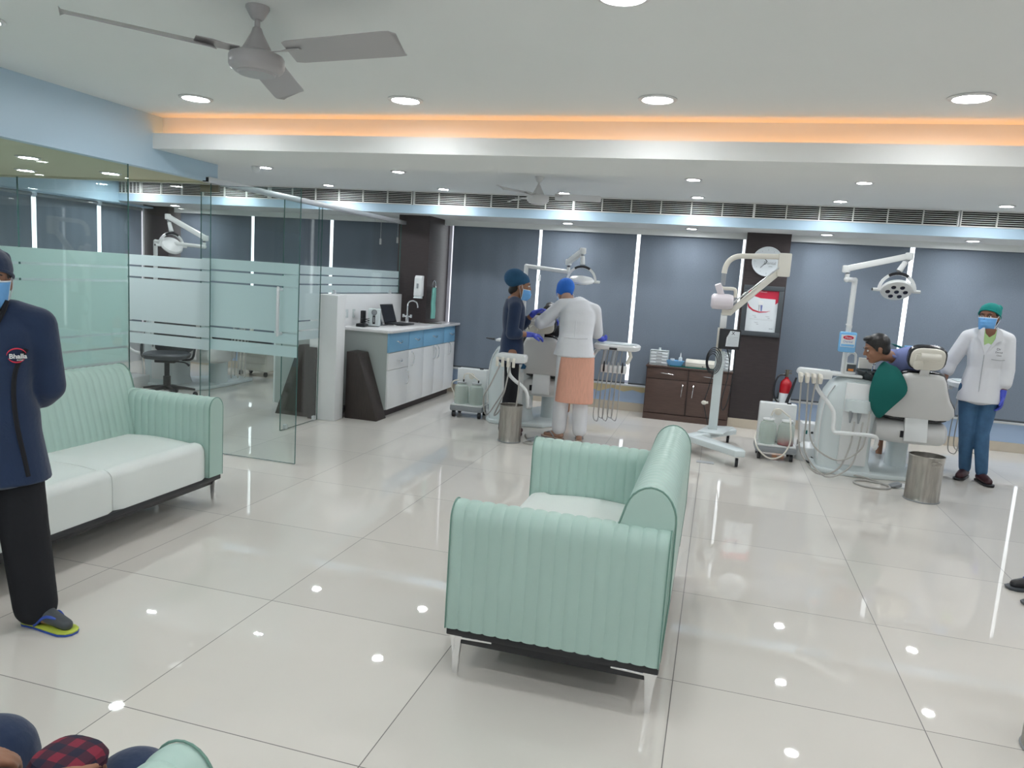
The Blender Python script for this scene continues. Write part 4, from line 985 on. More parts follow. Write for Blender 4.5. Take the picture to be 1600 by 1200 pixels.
O2 = (1.84, 7.45, 0)
r = lambda x, y, z, O=O2: (x-O[0], y-O[1], z)
dental_unit('white dental chair and unit at right with the leaning patient and a seven lens lamp', O2, -0.80,
    dict(post=(-0.665, 0.10), z=1.79, j1=r(1.09, 7.45, 1.79), a0=r(1.075, 7.45, 1.885), a1=r(1.575, 7.42, 2.025), head=r(1.50, 7.38, 1.715), tilt=-0.75),
    r(0.86, 7.2, 0.93), [r(0.92, 7.2, 0.89), r(0.92, 7.2, 0.80), r(1.06, 7.18, 0.63), r(1.085, 7.16, 0.55), r(1.095, 7.13, 0.43), r(1.16, 7.10, 0.425), r(1.38, 7.10, 0.43), r(1.455, 7.14, 0.40), r(1.46, 7.20, 0.30), r(1.50, 7.33, 0.30)],
    r(2.50, 8.25, 0.86),
    [[r(0.77, 7.12, 0.85), r(0.79, 7.11, 0.5), r(0.83, 7.08, 0.22), r(0.98, 7.05, 0.045), r(1.15, 7.05, 0.10), r(1.24, 7.12, 0.3), r(1.27, 7.22, 0.52)],
     [r(0.83, 7.12, 0.85), r(0.85, 7.11, 0.5), r(0.87, 7.08, 0.22), r(1.05, 7.0, 0.035), r(1.24, 7.05, 0.12), r(1.31, 7.12, 0.3), r(1.34, 7.22, 0.52)],
     [r(0.89, 7.12, 0.85), r(0.88, 7.10, 0.5), r(0.94, 7.08, 0.28), r(1.15, 7.07, 0.18), r(1.32, 7.10, 0.28), r(1.37, 7.16, 0.42), r(1.39, 7.25, 0.62)]])
O1 = (-1.74, 7.92, 0)
q = lambda x, y, z: (x-O1[0], y-O1[1], z)
dental_unit('white dental chair and unit at left, between the navy assistant and the doctor', O1, -0.62,
    dict(post=(-0.34, 0.05), z=1.745, j1=q(-1.62, 8.02, 1.71), a0=q(-1.62, 8.0, 1.815), a1=q(-1.44, 7.82, 1.935), head=q(-1.43, 7.80, 1.62), tilt=0.25, yaw=0.25),
    q(-1.93, 6.98, 0.835), [q(-1.94, 7.0, 0.80), q(-1.93, 7.0, 0.68), q(-1.88, 7.0, 0.62), q(-1.79, 7.0, 0.56), q(-1.745, 7.02, 0.50), q(-1.735, 7.05, 0.40), q(-1.75, 7.12, 0.34), q(-1.80, 7.45, 0.30), q(-1.9, 7.75, 0.34)],
    q(-1.0, 7.85, 0.965),
    [[q(-2.00, 6.9, 0.76), q(-2.08, 6.88, 0.56), q(-2.16, 6.95, 0.42), q(-2.2, 7.2, 0.2), q(-2.2, 7.6, 0.3), q(-2.12, 7.75, 0.5)],
     [q(-1.90, 6.9, 0.76), q(-1.93, 6.9, 0.55), q(-1.97, 6.96, 0.45), q(-2.1, 7.15, 0.22), q(-2.15, 7.5, 0.2), q(-2.1, 7.74, 0.4)],
     [q(-1.80, 6.9, 0.76), q(-1.80, 6.9, 0.5), q(-1.84, 6.96, 0.30), q(-1.95, 7.2, 0.15), q(-2.05, 7.5, 0.2), q(-2.06, 7.74, 0.5)]])
O3 = (-6.05, 7.70, 0)
u = lambda x, y, z: (x-O3[0], y-O3[1], z)
dental_unit('white dental chair and unit seen through the glass partition behind the office chair', O3, -0.72,
    dict(post=(-0.60, -0.05), z=1.765, j1=u(-5.92, 7.60, 1.735), a0=u(-5.90, 7.60, 1.835), a1=u(-6.43, 7.60, 2.065), head=u(-6.38, 7.60, 1.72), tilt=0.9, yaw=1.2),
    u(-6.9, 7.3, 0.86), [u(-6.85, 7.3, 0.82), u(-6.8, 7.3, 0.6), u(-6.65, 7.3, 0.45), u(-6.4, 7.5, 0.4)],
    u(-5.55, 7.95, 0.93), [])

# things on / by the right unit
t = thing('mouthwash_bottle', 'flat blue bottle with a red and white label standing by the right lamp post', 'bottle', (1.145, 7.33, 0.932))
MB().cyl((0, 0.05, 0.0), (0, 0.05, 0.22), 0.012).build('stand_rod', M['plastic'], t)
MB().box(-0.072, 0.072, -0.02, 0.045, 0.20, 0.385).build('bottle_body', M['bottleblue'], t, bevel=0.014)
MB().cyl((0.0, 0.01, 0.385), (0.0, 0.01, 0.42), 0.017).build('neck', M['plastic'], t)
mb = MB(); mb.cyl((0.0, 0.01, 0.42), (0.0, 0.01, 0.445), 0.024); mb.box(-0.03, 0.012, 0.0, 0.02, 0.445, 0.458); mb.build('pump_cap', M['plastic'], t)
b = MB().box(-0.06, 0.06, -0.0225, -0.0195, 0.25, 0.36).build('label', M['paper'], t)
MB().lathe([(0.001, -0.0005), (0.045, -0.0005), (0.045, 0.0005), (0.001, 0.0005)], 28, Matrix.Translation((0, -0.0231, 0.335)) @ Matrix.Rotation(PI/2, 4, 'X') @ Matrix.Diagonal((1, 0.42, 1, 1))).build('red_oval', M['redink'], b)
text('Floss', 0.028, frame((1, 0, 0), (0, 0, 1), (0, -1, 0), (0, -0.0240, 0.334)), M['paper'], b)
text('Dental', 0.030, frame((1, 0, 0), (0, 0, 1), (0, -1, 0), (0, -0.0228, 0.298)), M['shirt'], b)
MB().box(-0.055, 0.055, -0.0235, -0.0224, 0.255, 0.275).build('blue_bar', M['bottleblue'], b)
t = thing('spray_jug', 'small white handled jug with a dark picture label beside the right spittoon bowl', 'jug', (1.20, 7.40, 0.932))
mb = MB(); mb.rings([sring((0, 0), rx, 0.03, z, 24, 3) for z, rx in ((0, 0.055), (0.01, 0.058), (0.10, 0.055))]); mb.build('jug_body', M['plastic'], t)
mb = MB(); mb.tube([(-0.045, 0, 0.10), (-0.035, 0, 0.16), (0.0, 0, 0.195), (0.035, 0, 0.185), (0.042, 0, 0.15), (0.045, 0, 0.10)], 0.012, 10, smooth=4); mb.build('handle', M['plastic'], t)
l = MB().box(-0.028, 0.05, -0.033, -0.029, 0.025, 0.09).build('picture_label', M['dgrey'], t)
MB().box(-0.015, 0.03, -0.0342, -0.0328, 0.03, 0.05).build('label_patch', M['orange'], l)
t = thing('glove_on_tray', 'crumpled blue glove on the instrument table of the left dental unit', 'glove', (-1.17, 7.83, 0.998))
mb = MB(); mb.ell((0, 0, 0.03), (0.045, 0.04, 0.03)); mb.ell((0.04, 0.01, 0.045), (0.02, 0.03, 0.035)); mb.ell((-0.03, 0.02, 0.05), (0.02, 0.02, 0.03)); mb.build('crumpled_glove', M['glove'], t, remesh=0.006, smooth=2)

# foot pedals
def pedal(loc, rz, label, pts):
    t = thing('foot_pedal', label, 'foot pedal', loc, rz)
    MB().lathe([(0.001, 0), (0.085, 0), (0.085, 0.015), (0.06, 0.03), (0.001, 0.035)], 28, Matrix.Diagonal((1, 0.7, 1, 1))).build('base', M['plastic'], t)
    mb = MB(); mb.prism([(-0.14, 0.012), (-0.05, 0.012), (-0.05, 0.05), (-0.13, 0.022)], -0.04, 0.04, 'y'); mb.build('tread', M['grey'], t, bevel=0.004)
    MB().box(0.04, 0.09, -0.03, 0.03, 0.0, 0.03).build('end_block', M['orange'], t, bevel=0.006)
    mb = MB(); mb.tube(pts, 0.009, 8, smooth=8); mb.build('pedal_cable', M['hose'], t)
pedal((1.72, 7.08, 0), 0.3, 'white foot pedal with a looped grey cable on the floor left of the right bin', [(-0.12, 0.02, 0.012), (-0.3, 0.16, 0.01), (-0.42, 0.08, 0.01), (-0.38, -0.06, 0.01), (-0.22, -0.10, 0.01), (-0.15, 0.0, 0.011), (-0.25, 0.2, 0.022), (-0.35, 0.32, 0.02)])
pedal((-1.60, 7.12, 0), 0.2, 'grey and orange foot pedal with a looped cable beside the tan sandals', [(-0.08, 0.02, 0.012), (-0.16, -0.10, 0.01), (-0.08, -0.16, 0.01), (-0.02, -0.08, 0.03), (-0.12, 0.06, 0.012), (-0.16, 0.28, 0.012)])
t = thing('compressor_box', 'white power box with a small green switch behind the right dental unit', 'power box', (1.02, 8.25, 0), 0.05)
MB().box(-0.08, 0.14, -0.10, 0.10, 0.10, 0.31).build('housing', M['plastic'], t, bevel=0.006)
MB().box(-0.085, 0.145, -0.105, 0.105, 0.0, 0.10).build('black_foot', M['black'], t, bevel=0.006)
MB().box(-0.06, -0.025, -0.104, -0.099, 0.20, 0.24).build('green_switch', M['green'], t, bevel=0.002)
MB().cyl((0.02, -0.105, 0.22), (0.02, -0.098, 0.22), 0.012).build('socket', M['black'], t)
t = thing('dust_cover_dome', 'rounded white plastic housing on the floor left of the right dental column', 'housing', (0.99, 7.85, 0))
MB().lathe([(0.001, 0), (0.13, 0), (0.13, 0.06), (0.11, 0.13), (0.06, 0.17), (0.001, 0.18)], 32).build('dome', M['plastic'], t)
mb = MB(); mb.tube([(0.02, -0.13, 0.05), (0.06, -0.2, 0.02), (0.0, -0.25, 0.015), (-0.05, -0.22, 0.03), (0.03, -0.3, 0.02)], 0.008, 8, smooth=6); mb.build('cable', M['black'], t)

# ------------------------------------------------------------------ suction units
def suction(loc, rz, label, liquid):
    t = thing('suction_unit', label, 'suction unit', loc, rz)
    MB().box(-0.19, 0.19, -0.15, 0.17, 0.075, 0.135).build('grey_base', M['grey'], t, bevel=0.01)
    MB().box(-0.185, 0.185, -0.145, 0.165, 0.135, 0.15).build('base_tray', M['plastic'], t, bevel=0.004)
    MB().box(-0.175, 0.175, 0.04, 0.165, 0.15, 0.54).build('pump_housing', M['plastic'], t, bevel=0.012)
    MB().box(0.08, 0.12, 0.07, 0.10, 0.54, 0.55).build('switch', M['black'], t)
    for x in (-0.15, 0.15):
        for y in (-0.11, 0.13):
            w = MB().cyl((x-0.016, y, 0.035), (x+0.016, y, 0.035), 0.035).build('caster_wheel', M['black'], t, bevel=0.004)
            MB().cyl((x, y, 0.04), (x, y, 0.078), 0.012).build('caster_stem', M['dgrey'], w)
    for k, x in enumerate((-0.088, 0.088)):
        j = MB().lathe([(0.001, 0.152), (0.074, 0.152), (0.078, 0.165), (0.078, 0.33), (0.07, 0.355), (0.05, 0.37), (0.05, 0.385), (0.047, 0.385), (0.047, 0.37), (0.067, 0.352), (0.075, 0.33), (0.075, 0.168), (0.001, 0.156)], 36, Matrix.Translation((x, -0.055, 0))).build('collection_jar', M['jar'], t)
        MB().lathe([(0.001, 0.385), (0.056, 0.385), (0.056, 0.40), (0.001, 0.402)], 32, Matrix.Translation((x, -0.055, 0))).build('jar_lid', M['lgrey' if not liquid else 'plastic'], t, bevel=0.003)
        MB().cyl((x+0.02, -0.055, 0.40), (x+0.02, -0.055, 0.43), 0.009).build('hose_nipple', M['black' if not liquid else 'plastic'], t)
        if liquid and k == 1:
            MB().lathe([(0.001, 0.158), (0.073, 0.158), (0.073, 0.20), (0.001, 0.20)], 32, Matrix.Translation((x, -0.055, 0))).build('red_liquid', M['redliq'], j)
    MB().cyl((0.0, 0.03, 0.46), (0.0, 0.045, 0.46), 0.035).build('gauge', M['cream'], t)
    mb = MB(); mb.tube([(-0.068, -0.055, 0.43), (-0.05, -0.08, 0.49), (0.0, -0.06, 0.50), (0.05, -0.06, 0.47), (0.108, -0.055, 0.43)], 0.008, 8, smooth=5); mb.build('link_hose', M['cream'], t)
    mb = MB()
    if liquid: mb.tube([(0.11, -0.055, 0.42), (0.11, -0.15, 0.36), (0.12, -0.18, 0.2), (0.05, -0.22, 0.07), (-0.06, -0.22, 0.035), (-0.16, -0.2, 0.10), (-0.20, -0.14, 0.18), (-0.19, 0.0, 0.24)], 0.008, 8, smooth=6)
    else: mb.tube([(-0.12, -0.07, 0.42), (-0.18, -0.09, 0.40), (-0.20, -0.08, 0.33), (-0.17, -0.06, 0.26), (-0.185, 0.0, 0.18)], 0.008, 8, smooth=6)
    mb.build('suction_hose', M['cream'], t)
    return t
suction((-2.66, 8.02, 0), 0.05, 'white suction unit with two clear jars on a grey wheeled base by the drawer counter', False)
suction((0.66, 7.72, 0), 0.02, 'white suction unit with red liquid in one jar, standing left of the right dental unit', True)

# ------------------------------------------------------------------ mobile x-ray
t = thing('xray_unit', 'cream and white mobile dental x-ray on a wheeled stand with a folded arm', 'x-ray machine', (0.05, 7.92, 0))
x = lambda X, Y, Z: (X-0.05, Y-7.92, Z)
mb = MB()
mb.prism([x(-0.22, 7.55, 0)[:2], x(-0.12, 7.50, 0)[:2], x(0.30, 8.12, 0)[:2], x(0.27, 8.28, 0)[:2], x(0.18, 8.28, 0)[:2]], 0.115, 0.17, 'z')
mb.prism([x(-0.20, 7.60, 0)[:2], x(-0.17, 7.48, 0)[:2], x(0.27, 7.02, 0)[:2], x(0.36, 7.06, 0)[:2], x(0.34, 7.18, 0)[:2], x(-0.06, 7.62, 0)[:2]], 0.105, 0.165, 'z')
mb.prism([x(-0.10, 7.72, 0)[:2], x(0.16, 7.72, 0)[:2], x(0.26, 8.2, 0)[:2], x(0.0, 8.14, 0)[:2]], 0.165, 0.185, 'z')
mb.build('wheel_base', M['mint_w'], t, bevel=0.01)
for X, Y in ((-0.16, 7.56), (0.22, 8.22), (0.29, 7.10)):
    w = MB().cyl(x(X-0.014, Y, 0.042), x(X+0.014, Y, 0.042), 0.042).build('caster_wheel', M['black'], t, bevel=0.004)
    mb = MB(); mb.box(X-0.05-0.024, X-0.05-0.016, Y-7.92-0.02, Y-7.92+0.03, 0.04, 0.11); mb.box(X-0.05+0.016, X-0.05+0.024, Y-7.92-0.02, Y-7.92+0.03, 0.04, 0.11); mb.build('caster_fork', M['chrome'], w)
mb = MB(); mb.box(-0.045, 0.045, -0.04, 0.04, 0.18, 1.0); mb.build('mast', M['mint_w'], t, bevel=0.006)
MB().box(-0.05, 0.01, -0.03, 0.03, 1.0, 1.24).build('mast_upper', M['cream'], t, bevel=0.005)
MB().box(-0.035, 0.03, -0.027, 0.027, 1.24, 1.39).build('mast_head', M['plastic'], t, bevel=0.004)
mb = MB(); mb.box(-0.03, 0.07, -0.035, 0.035, 1.37, 1.43); mb.build('pivot_block', M['cream'], t, bevel=0.008)
mb = MB(); mb.bar(x(0.09, 7.92, 1.39), x(0.55, 7.92, 1.86), 0.05, 0.06); mb.build('lift_arm', M['cream'], t, bevel=0.008)
mb = MB(); mb.cyl(x(0.12, 7.87, 1.50), x(0.52, 7.87, 1.875), 0.007); mb.build('spring_rod', M['chrome'], t)
mb = MB(); mb.box(0.46, 0.58, -0.045, 0.045, 1.79, 2.02); mb.build('elbow_block', M['cream'], t, bevel=0.01)
mb = MB(); mb.tube([(0.48, 0, 1.985), (0.2, 0, 1.975), (0.07, 0, 1.965), (0.0, 0, 1.925), (-0.035, 0, 1.86), (-0.045, 0, 1.79)], 0.027, 16, smooth=5); mb.build('reach_arm', M['cream'], t)
MB().cyl((-0.045, 0, 1.80), (-0.045, 0, 1.67), 0.023).build('sleeve', M['grey'], t)
mb = MB(); mb.tube([(-0.05, 0, 1.665), (-0.05, 0, 1.64), (0.06, 0, 1.64), (0.085, 0, 1.615), (0.085, 0, 1.54)], 0.018, 12, smooth=3); mb.build('yoke', M['cream'], t)
MB().cyl((0.085, 0.0, 1.555), (0.085, 0.0, 1.49), 0.028).build('yoke_joint', M['grey'], t)
Mx = Matrix.Translation((-0.035, -0.03, 1.505)) @ Matrix.Rotation(PI/2, 4, 'Y')
MB().lathe([(0.001, -0.11), (0.055, -0.11), (0.078, -0.09), (0.08, -0.03), (0.08, 0.06), (0.07, 0.10), (0.05, 0.11), (0.001, 0.11)], 12, Mx).build('tube_head', M['pinkalu'], t, bevel=0.006)
mb = MB(); mb.bar((-0.05, -0.03, 1.57), (-0.095, -0.05, 1.68), 0.065, 0.06, up=(0, 1, 0)); mb.build('aiming_cone', M['pinkalu'], t, bevel=0.01)
c = MB().box(-0.03, 0.18, -0.085, -0.04, 1.03, 1.235).build('control_box', M['black'], t, bevel=0.006)
p = MB(); p.prism([(0.04, 1.06), (0.165, 1.065), (0.168, 1.215), (0.075, 1.22), (0.06, 1.18), (0.045, 1.15)], -0.0862, -0.0852, 'y'); p = p.build('paper_notice', M['paper'], c)
text('X', 0.04, frame((1, 0, 0), (0, 0, 1), (0, -1, 0), (0.105, -0.0868, 1.195)), M['ink'], p, bold=0.001)
for k in range(6): MB().box(0.055, 0.155, -0.0869, -0.0862, 1.155-k*0.016, 1.157-k*0.016).build('text_line', M['grey'], p)
for k in range(4):
    mb = MB(); rr = 0.062+0.013*k
    mb.tube([(-0.07+rr*0.75*math.cos(2*PI*i/14+k)+0.004*k, -0.07-0.006*k, 0.89+0.004*k+rr*1.35*math.sin(2*PI*i/14+k)) for i in range(14)], 0.0045, 7, smooth=2, closed=True); mb.build('coiled_cable', M['black'], t)
mb = MB(); mb.tube([(0.06, -0.06, 1.03), (0.10, -0.06, 0.9), (0.09, -0.05, 0.7), (0.06, -0.05, 0.5), (0.08, -0.05, 0.4), (0.12, -0.05, 0.5), (0.15, -0.05, 0.8), (0.14, -0.05, 1.03)], 0.0055, 7, smooth=6); mb.build('hanging_cable', M['black'], t)
mb = MB(); mb.tube([(-0.05, -0.06, 0.80), (-0.08, -0.055, 0.62), (-0.11, -0.055, 0.46), (-0.09, -0.05, 0.36), (-0.055, -0.045, 0.24)], 0.005, 7, smooth=5); mb.build('hanging_cable', M['black'], t)
mb = MB(); mb.ell((-0.112, -0.06, 0.46), (0.028, 0.018, 0.022)); mb.cyl((-0.10, -0.06, 0.46), (-0.07, -0.06, 0.465), 0.012); mb.build('exposure_switch', M['cream'], t)

mb = MB(); mb.box(-0.07, 0.09, 7.08, 7.17, 0, 0.004); o = mb.build('floor_socket_plate', M['lgrey']); tag(o, 'small grey rectangular cover plate set in the floor before the x-ray unit', 'floor plate')

# ------------------------------------------------------------------ waste bins
def binn(loc, R, H, label, perf, rz=0):
    t = thing('waste_bin', label, 'waste bin', loc, rz)
    n = 56
    def prof(fl):
        rs = []
        for z in [0.0, 0.012, 0.02, 0.05, H*0.3, H*0.6, H-0.06, H-0.045, H-0.008, H]:
            rr = R+(0.004 if z < 0.015 or z > H-0.05 else 0)
            ring = []
            for k in range(n):
                f = 0.0035*math.sin(k*PI/2) if fl and 0.015 < z < H-0.05 else 0
                ring.append(V(((rr+f)*math.cos(2*PI*k/n), (rr+f)*math.sin(2*PI*k/n), z)))
            rs.append(ring)
        return rs
    mb = MB(); rs = prof(True)
    inner = [[V((v.x*0.975, v.y*0.975, max(v.z, 0.006))) for v in r_] for r_ in reversed(rs)]
    mb.rings(rs+inner); mb.build('bin_body', M['steel'], t, ang=50)
    mb = MB(); mb.tube([((R+0.004)*math.cos(2*PI*k/40), (R+0.004)*math.sin(2*PI*k/40), H) for k in range(40)], 0.004, 8, closed=True); mb.build('rolled_rim', M['steel'], t)
    mb = MB(); mb.tube([((R+0.004)*math.cos(2*PI*k/40), (R+0.004)*math.sin(2*PI*k/40), 0.006) for k in range(40)], 0.005, 8, closed=True); mb.build('base_ring', M['grey'], t)
    if perf:
        mb = MB(); mb.ell((0, 0, 0.10), (0.09, 0.09, 0.06)); mb.build('crumpled_paper', M['paper'], t)
    else:
        mb = MB(); mb.tube([(0.045*math.sin(a), -R-0.006-0.004, H-0.045+0.018*math.cos(a)) for a in [2*PI*k/12 for k in range(12)]], 0.003, 6, closed=True); mb.build('ring_handle', M['steel'], t)
binn((-1.885, 7.0, 0), 0.108, 0.365, 'ribbed steel waste bin standing before the left dental unit', True)
binn((1.765, 6.72, 0), 0.130, 0.38, 'shiny steel waste bin standing before the right dental chair', False, 0.3)
binn((1.37, 2.99, 0), 0.125, 0.36, 'steel waste bin cut off by the right edge of the photo near the bottom', False)

# ------------------------------------------------------------------ office chair and trolley behind the glass
t = thing('office_chair', 'black swivel office chair with five wheeled legs behind the glass partition', 'office chair', (-6.02, 7.10, 0), 0.4)
for k in range(5):
    a = 2*PI*k/5+0.3; d = V((math.cos(a), math.sin(a), 0))
    mb = MB(); mb.rings([[V((0, 0, z))+d*r_+V((0, 0, 1)).cross(d)*s*w for s, z in ((-1, z0), (1, z0), (1, z1), (-1, z1))] for r_, w, z0, z1 in ((0.03, 0.022, 0.09, 0.135), (0.18, 0.018, 0.085, 0.115), (0.30, 0.014, 0.07, 0.09))]); l = mb.build('leg', M['black'], t, bevel=0.003)
    c = d*0.30; s = V((0, 0, 1)).cross(d)
    mb = MB(); mb.cyl(c+V((0, 0, 0.028))-s*0.024, c+V((0, 0, 0.028))+s*0.024, 0.028); mb.build('caster_wheel', M['black'], l, bevel=0.004)
mb = MB(); mb.cyl((0, 0, 0.08), (0, 0, 0.24), 0.04); mb.cyl((0, 0, 0.24), (0, 0, 0.42), 0.028); mb.build('gas_column', M['black'], t)
MB().box(-0.11, 0.11, -0.09, 0.09, 0.40, 0.44).build('mechanism', M['black'], t, bevel=0.008)
mb = MB(); mb.tube([(0.08, 0, 0.41), (0.2, -0.02, 0.405), (0.25, -0.02, 0.37)], [0.006, 0.008, 0.014], 8, smooth=3); mb.build('lever', M['black'], t)
mb = MB(); mb.rings([sring((0, 0), rx, rx*0.95, z, 28, 3) for z, rx in ((0.44, 0.19), (0.455, 0.235), (0.49, 0.245), (0.51, 0.22))]); mb.build('seat', M['dgrey'], t)
mb = MB(); rs = []
for z, w, y in ((0.46, 0.13, 0.23), (0.52, 0.21, 0.25), (0.65, 0.235, 0.27), (0.85, 0.23, 0.28), (0.98, 0.20, 0.31), (1.02, 0.15, 0.32)): rs.append([V((-w, y, z)), V((0, y+0.03, z)), V((w, y, z)), V((w, y+0.035, z)), V((0, y+0.06, z)), V((-w, y+0.035, z))])
mb.rings(rs); mb.build('backrest', M['black'], t, bevel=0.006)
for s in (-1, 1):
    mb = MB(); mb.tube([(s*0.16, 0.02, 0.43), (s*0.27, 0.02, 0.45), (s*0.29, 0.05, 0.58), (s*0.285, 0.10, 0.66)], 0.014, 8, smooth=4); mb.bar((s*0.285, -0.10, 0.67), (s*0.285, 0.17, 0.67), 0.05, 0.025); mb.build('armrest', M['black'], t, bevel=0.003)
t = thing('drawer_trolley', 'low cream trolley on casters far behind the glass door', 'trolley', (-6.25, 9.20, 0))
MB().box(-0.24, 0.24, -0.15, 0.15, 0.08, 0.38).build('trolley_body', M['cream'], t, bevel=0.006)
for k in range(3): MB().box(-0.22, 0.22, -0.16, -0.15, 0.10+k*0.092, 0.18+k*0.092).build('drawer', M['cream'], t, bevel=0.004)
for X in (-0.2, 0.2):
    for Y in (-0.12, 0.12): MB().cyl((X-0.012, Y, 0.035), (X+0.012, Y, 0.035), 0.035).build('caster_wheel', M['black'], t)
t = thing('plinth_carton', 'flat white carton with a grey handpiece tray on the floor beside the office chair', 'carton', (-6.95, 7.35, 0), 0.1)
MB().box(-0.25, 0.30, -0.15, 0.2, 0.0, 0.14).build('carton_body', M['plastic'], t, bevel=0.01)
MB().box(-0.12, 0.28, -0.22, -0.16, 0.0, 0.03).build('foot_bar', M['grey'], t, bevel=0.008)
# ------------------------------------------------------------------ people
def tring(c, w, d, lat, nrm, n=28, e=2.3):
    """ellipse-like body ring: lat = person's right, nrm = spine direction"""
    nrm = V(nrm).normalized(); lat = V(lat); lat = (lat-nrm*lat.dot(nrm)).normalized(); fw = nrm.cross(lat)
    out = []
    for i in range(n):
        a = 2*PI*i/n; ca, sa = math.cos(a), math.sin(a)
        out.append(V(c)+lat*w*math.copysign(abs(ca)**(2/e), ca)+fw*d*math.copysign(abs(sa)**(2/e), sa))
    return out
def torso(mb, sp, lat, inf=0.0):
    """sp list of (center, halfwidth, halfdepth)"""
    cs = [V(s[0]) for s in sp]; rs = []
    for i, s in enumerate(sp):
        nr = cs[min(i+1, len(cs)-1)]-cs[max(i-1, 0)]
        l = lat[i] if isinstance(lat, list) else lat
        rs.append(tring(cs[i], s[1]+inf, s[2]+inf, l, nr))
    mb.rings(rs)
    mb.ell(cs[0], (sp[0][1]*0.8+inf, sp[0][2]*0.8+inf, 0.03)); return mb
def limb(mb, pts, rad, inf=0.0, sub=4):
    P_ = [V(p) for p in pts]; out = []; rr = []
    for i in range(len(P_)-1):
        for k in range(sub):
            t = k/sub; out.append(P_[i].lerp(P_[i+1], t)); rr.append(rad[i]*(1-t)+rad[i+1]*t+inf)
    out.append(P_[-1]); rr.append(rad[-1]+inf)
    mb.tube(out, rr, 18)
    for i in (0, len(P_)-1): mb.ell(P_[i], (rad[i]+inf,)*3, n=16, m=8)
    for p, r_ in zip(P_[1:-1], rad[1:-1]): mb.ell(p, (r_+inf,)*3, n=16, m=8)
    return mb
def head_geo(mb, H, neck):
    Rm = H.to_3x3()
    w = lambda x, y, z: H @ V((x, y, z))
    mb.ell(w(0, -0.012, 0.03), (0.075, 0.092, 0.086), Rm)
    mb.ell(w(0, 0.018, -0.03), (0.060, 0.070, 0.080), Rm)
    mb.ell(w(0, 0.045, -0.085), (0.036, 0.036, 0.028), Rm)
    mb.ell(w(0, 0.070, 0.028), (0.046, 0.020, 0.014), Rm)
    mb.chain([w(0, 0.085, 0.012), w(0, 0.102, -0.022)], [0.008, 0.012], 12)
    for s in (-1, 1):
        mb.ell(w(s*0.012, 0.093, -0.026), (0.008, 0.009, 0.007), Rm)
        mb.ell(w(s*0.034, 0.064, -0.022), (0.020, 0.018, 0.016), Rm)
        mb.ell(w(s*0.075, -0.008, -0.012), (0.009, 0.018, 0.029), Rm)
    mb.chain([V(neck), w(0, -0.03, -0.06)], [0.052, 0.052])
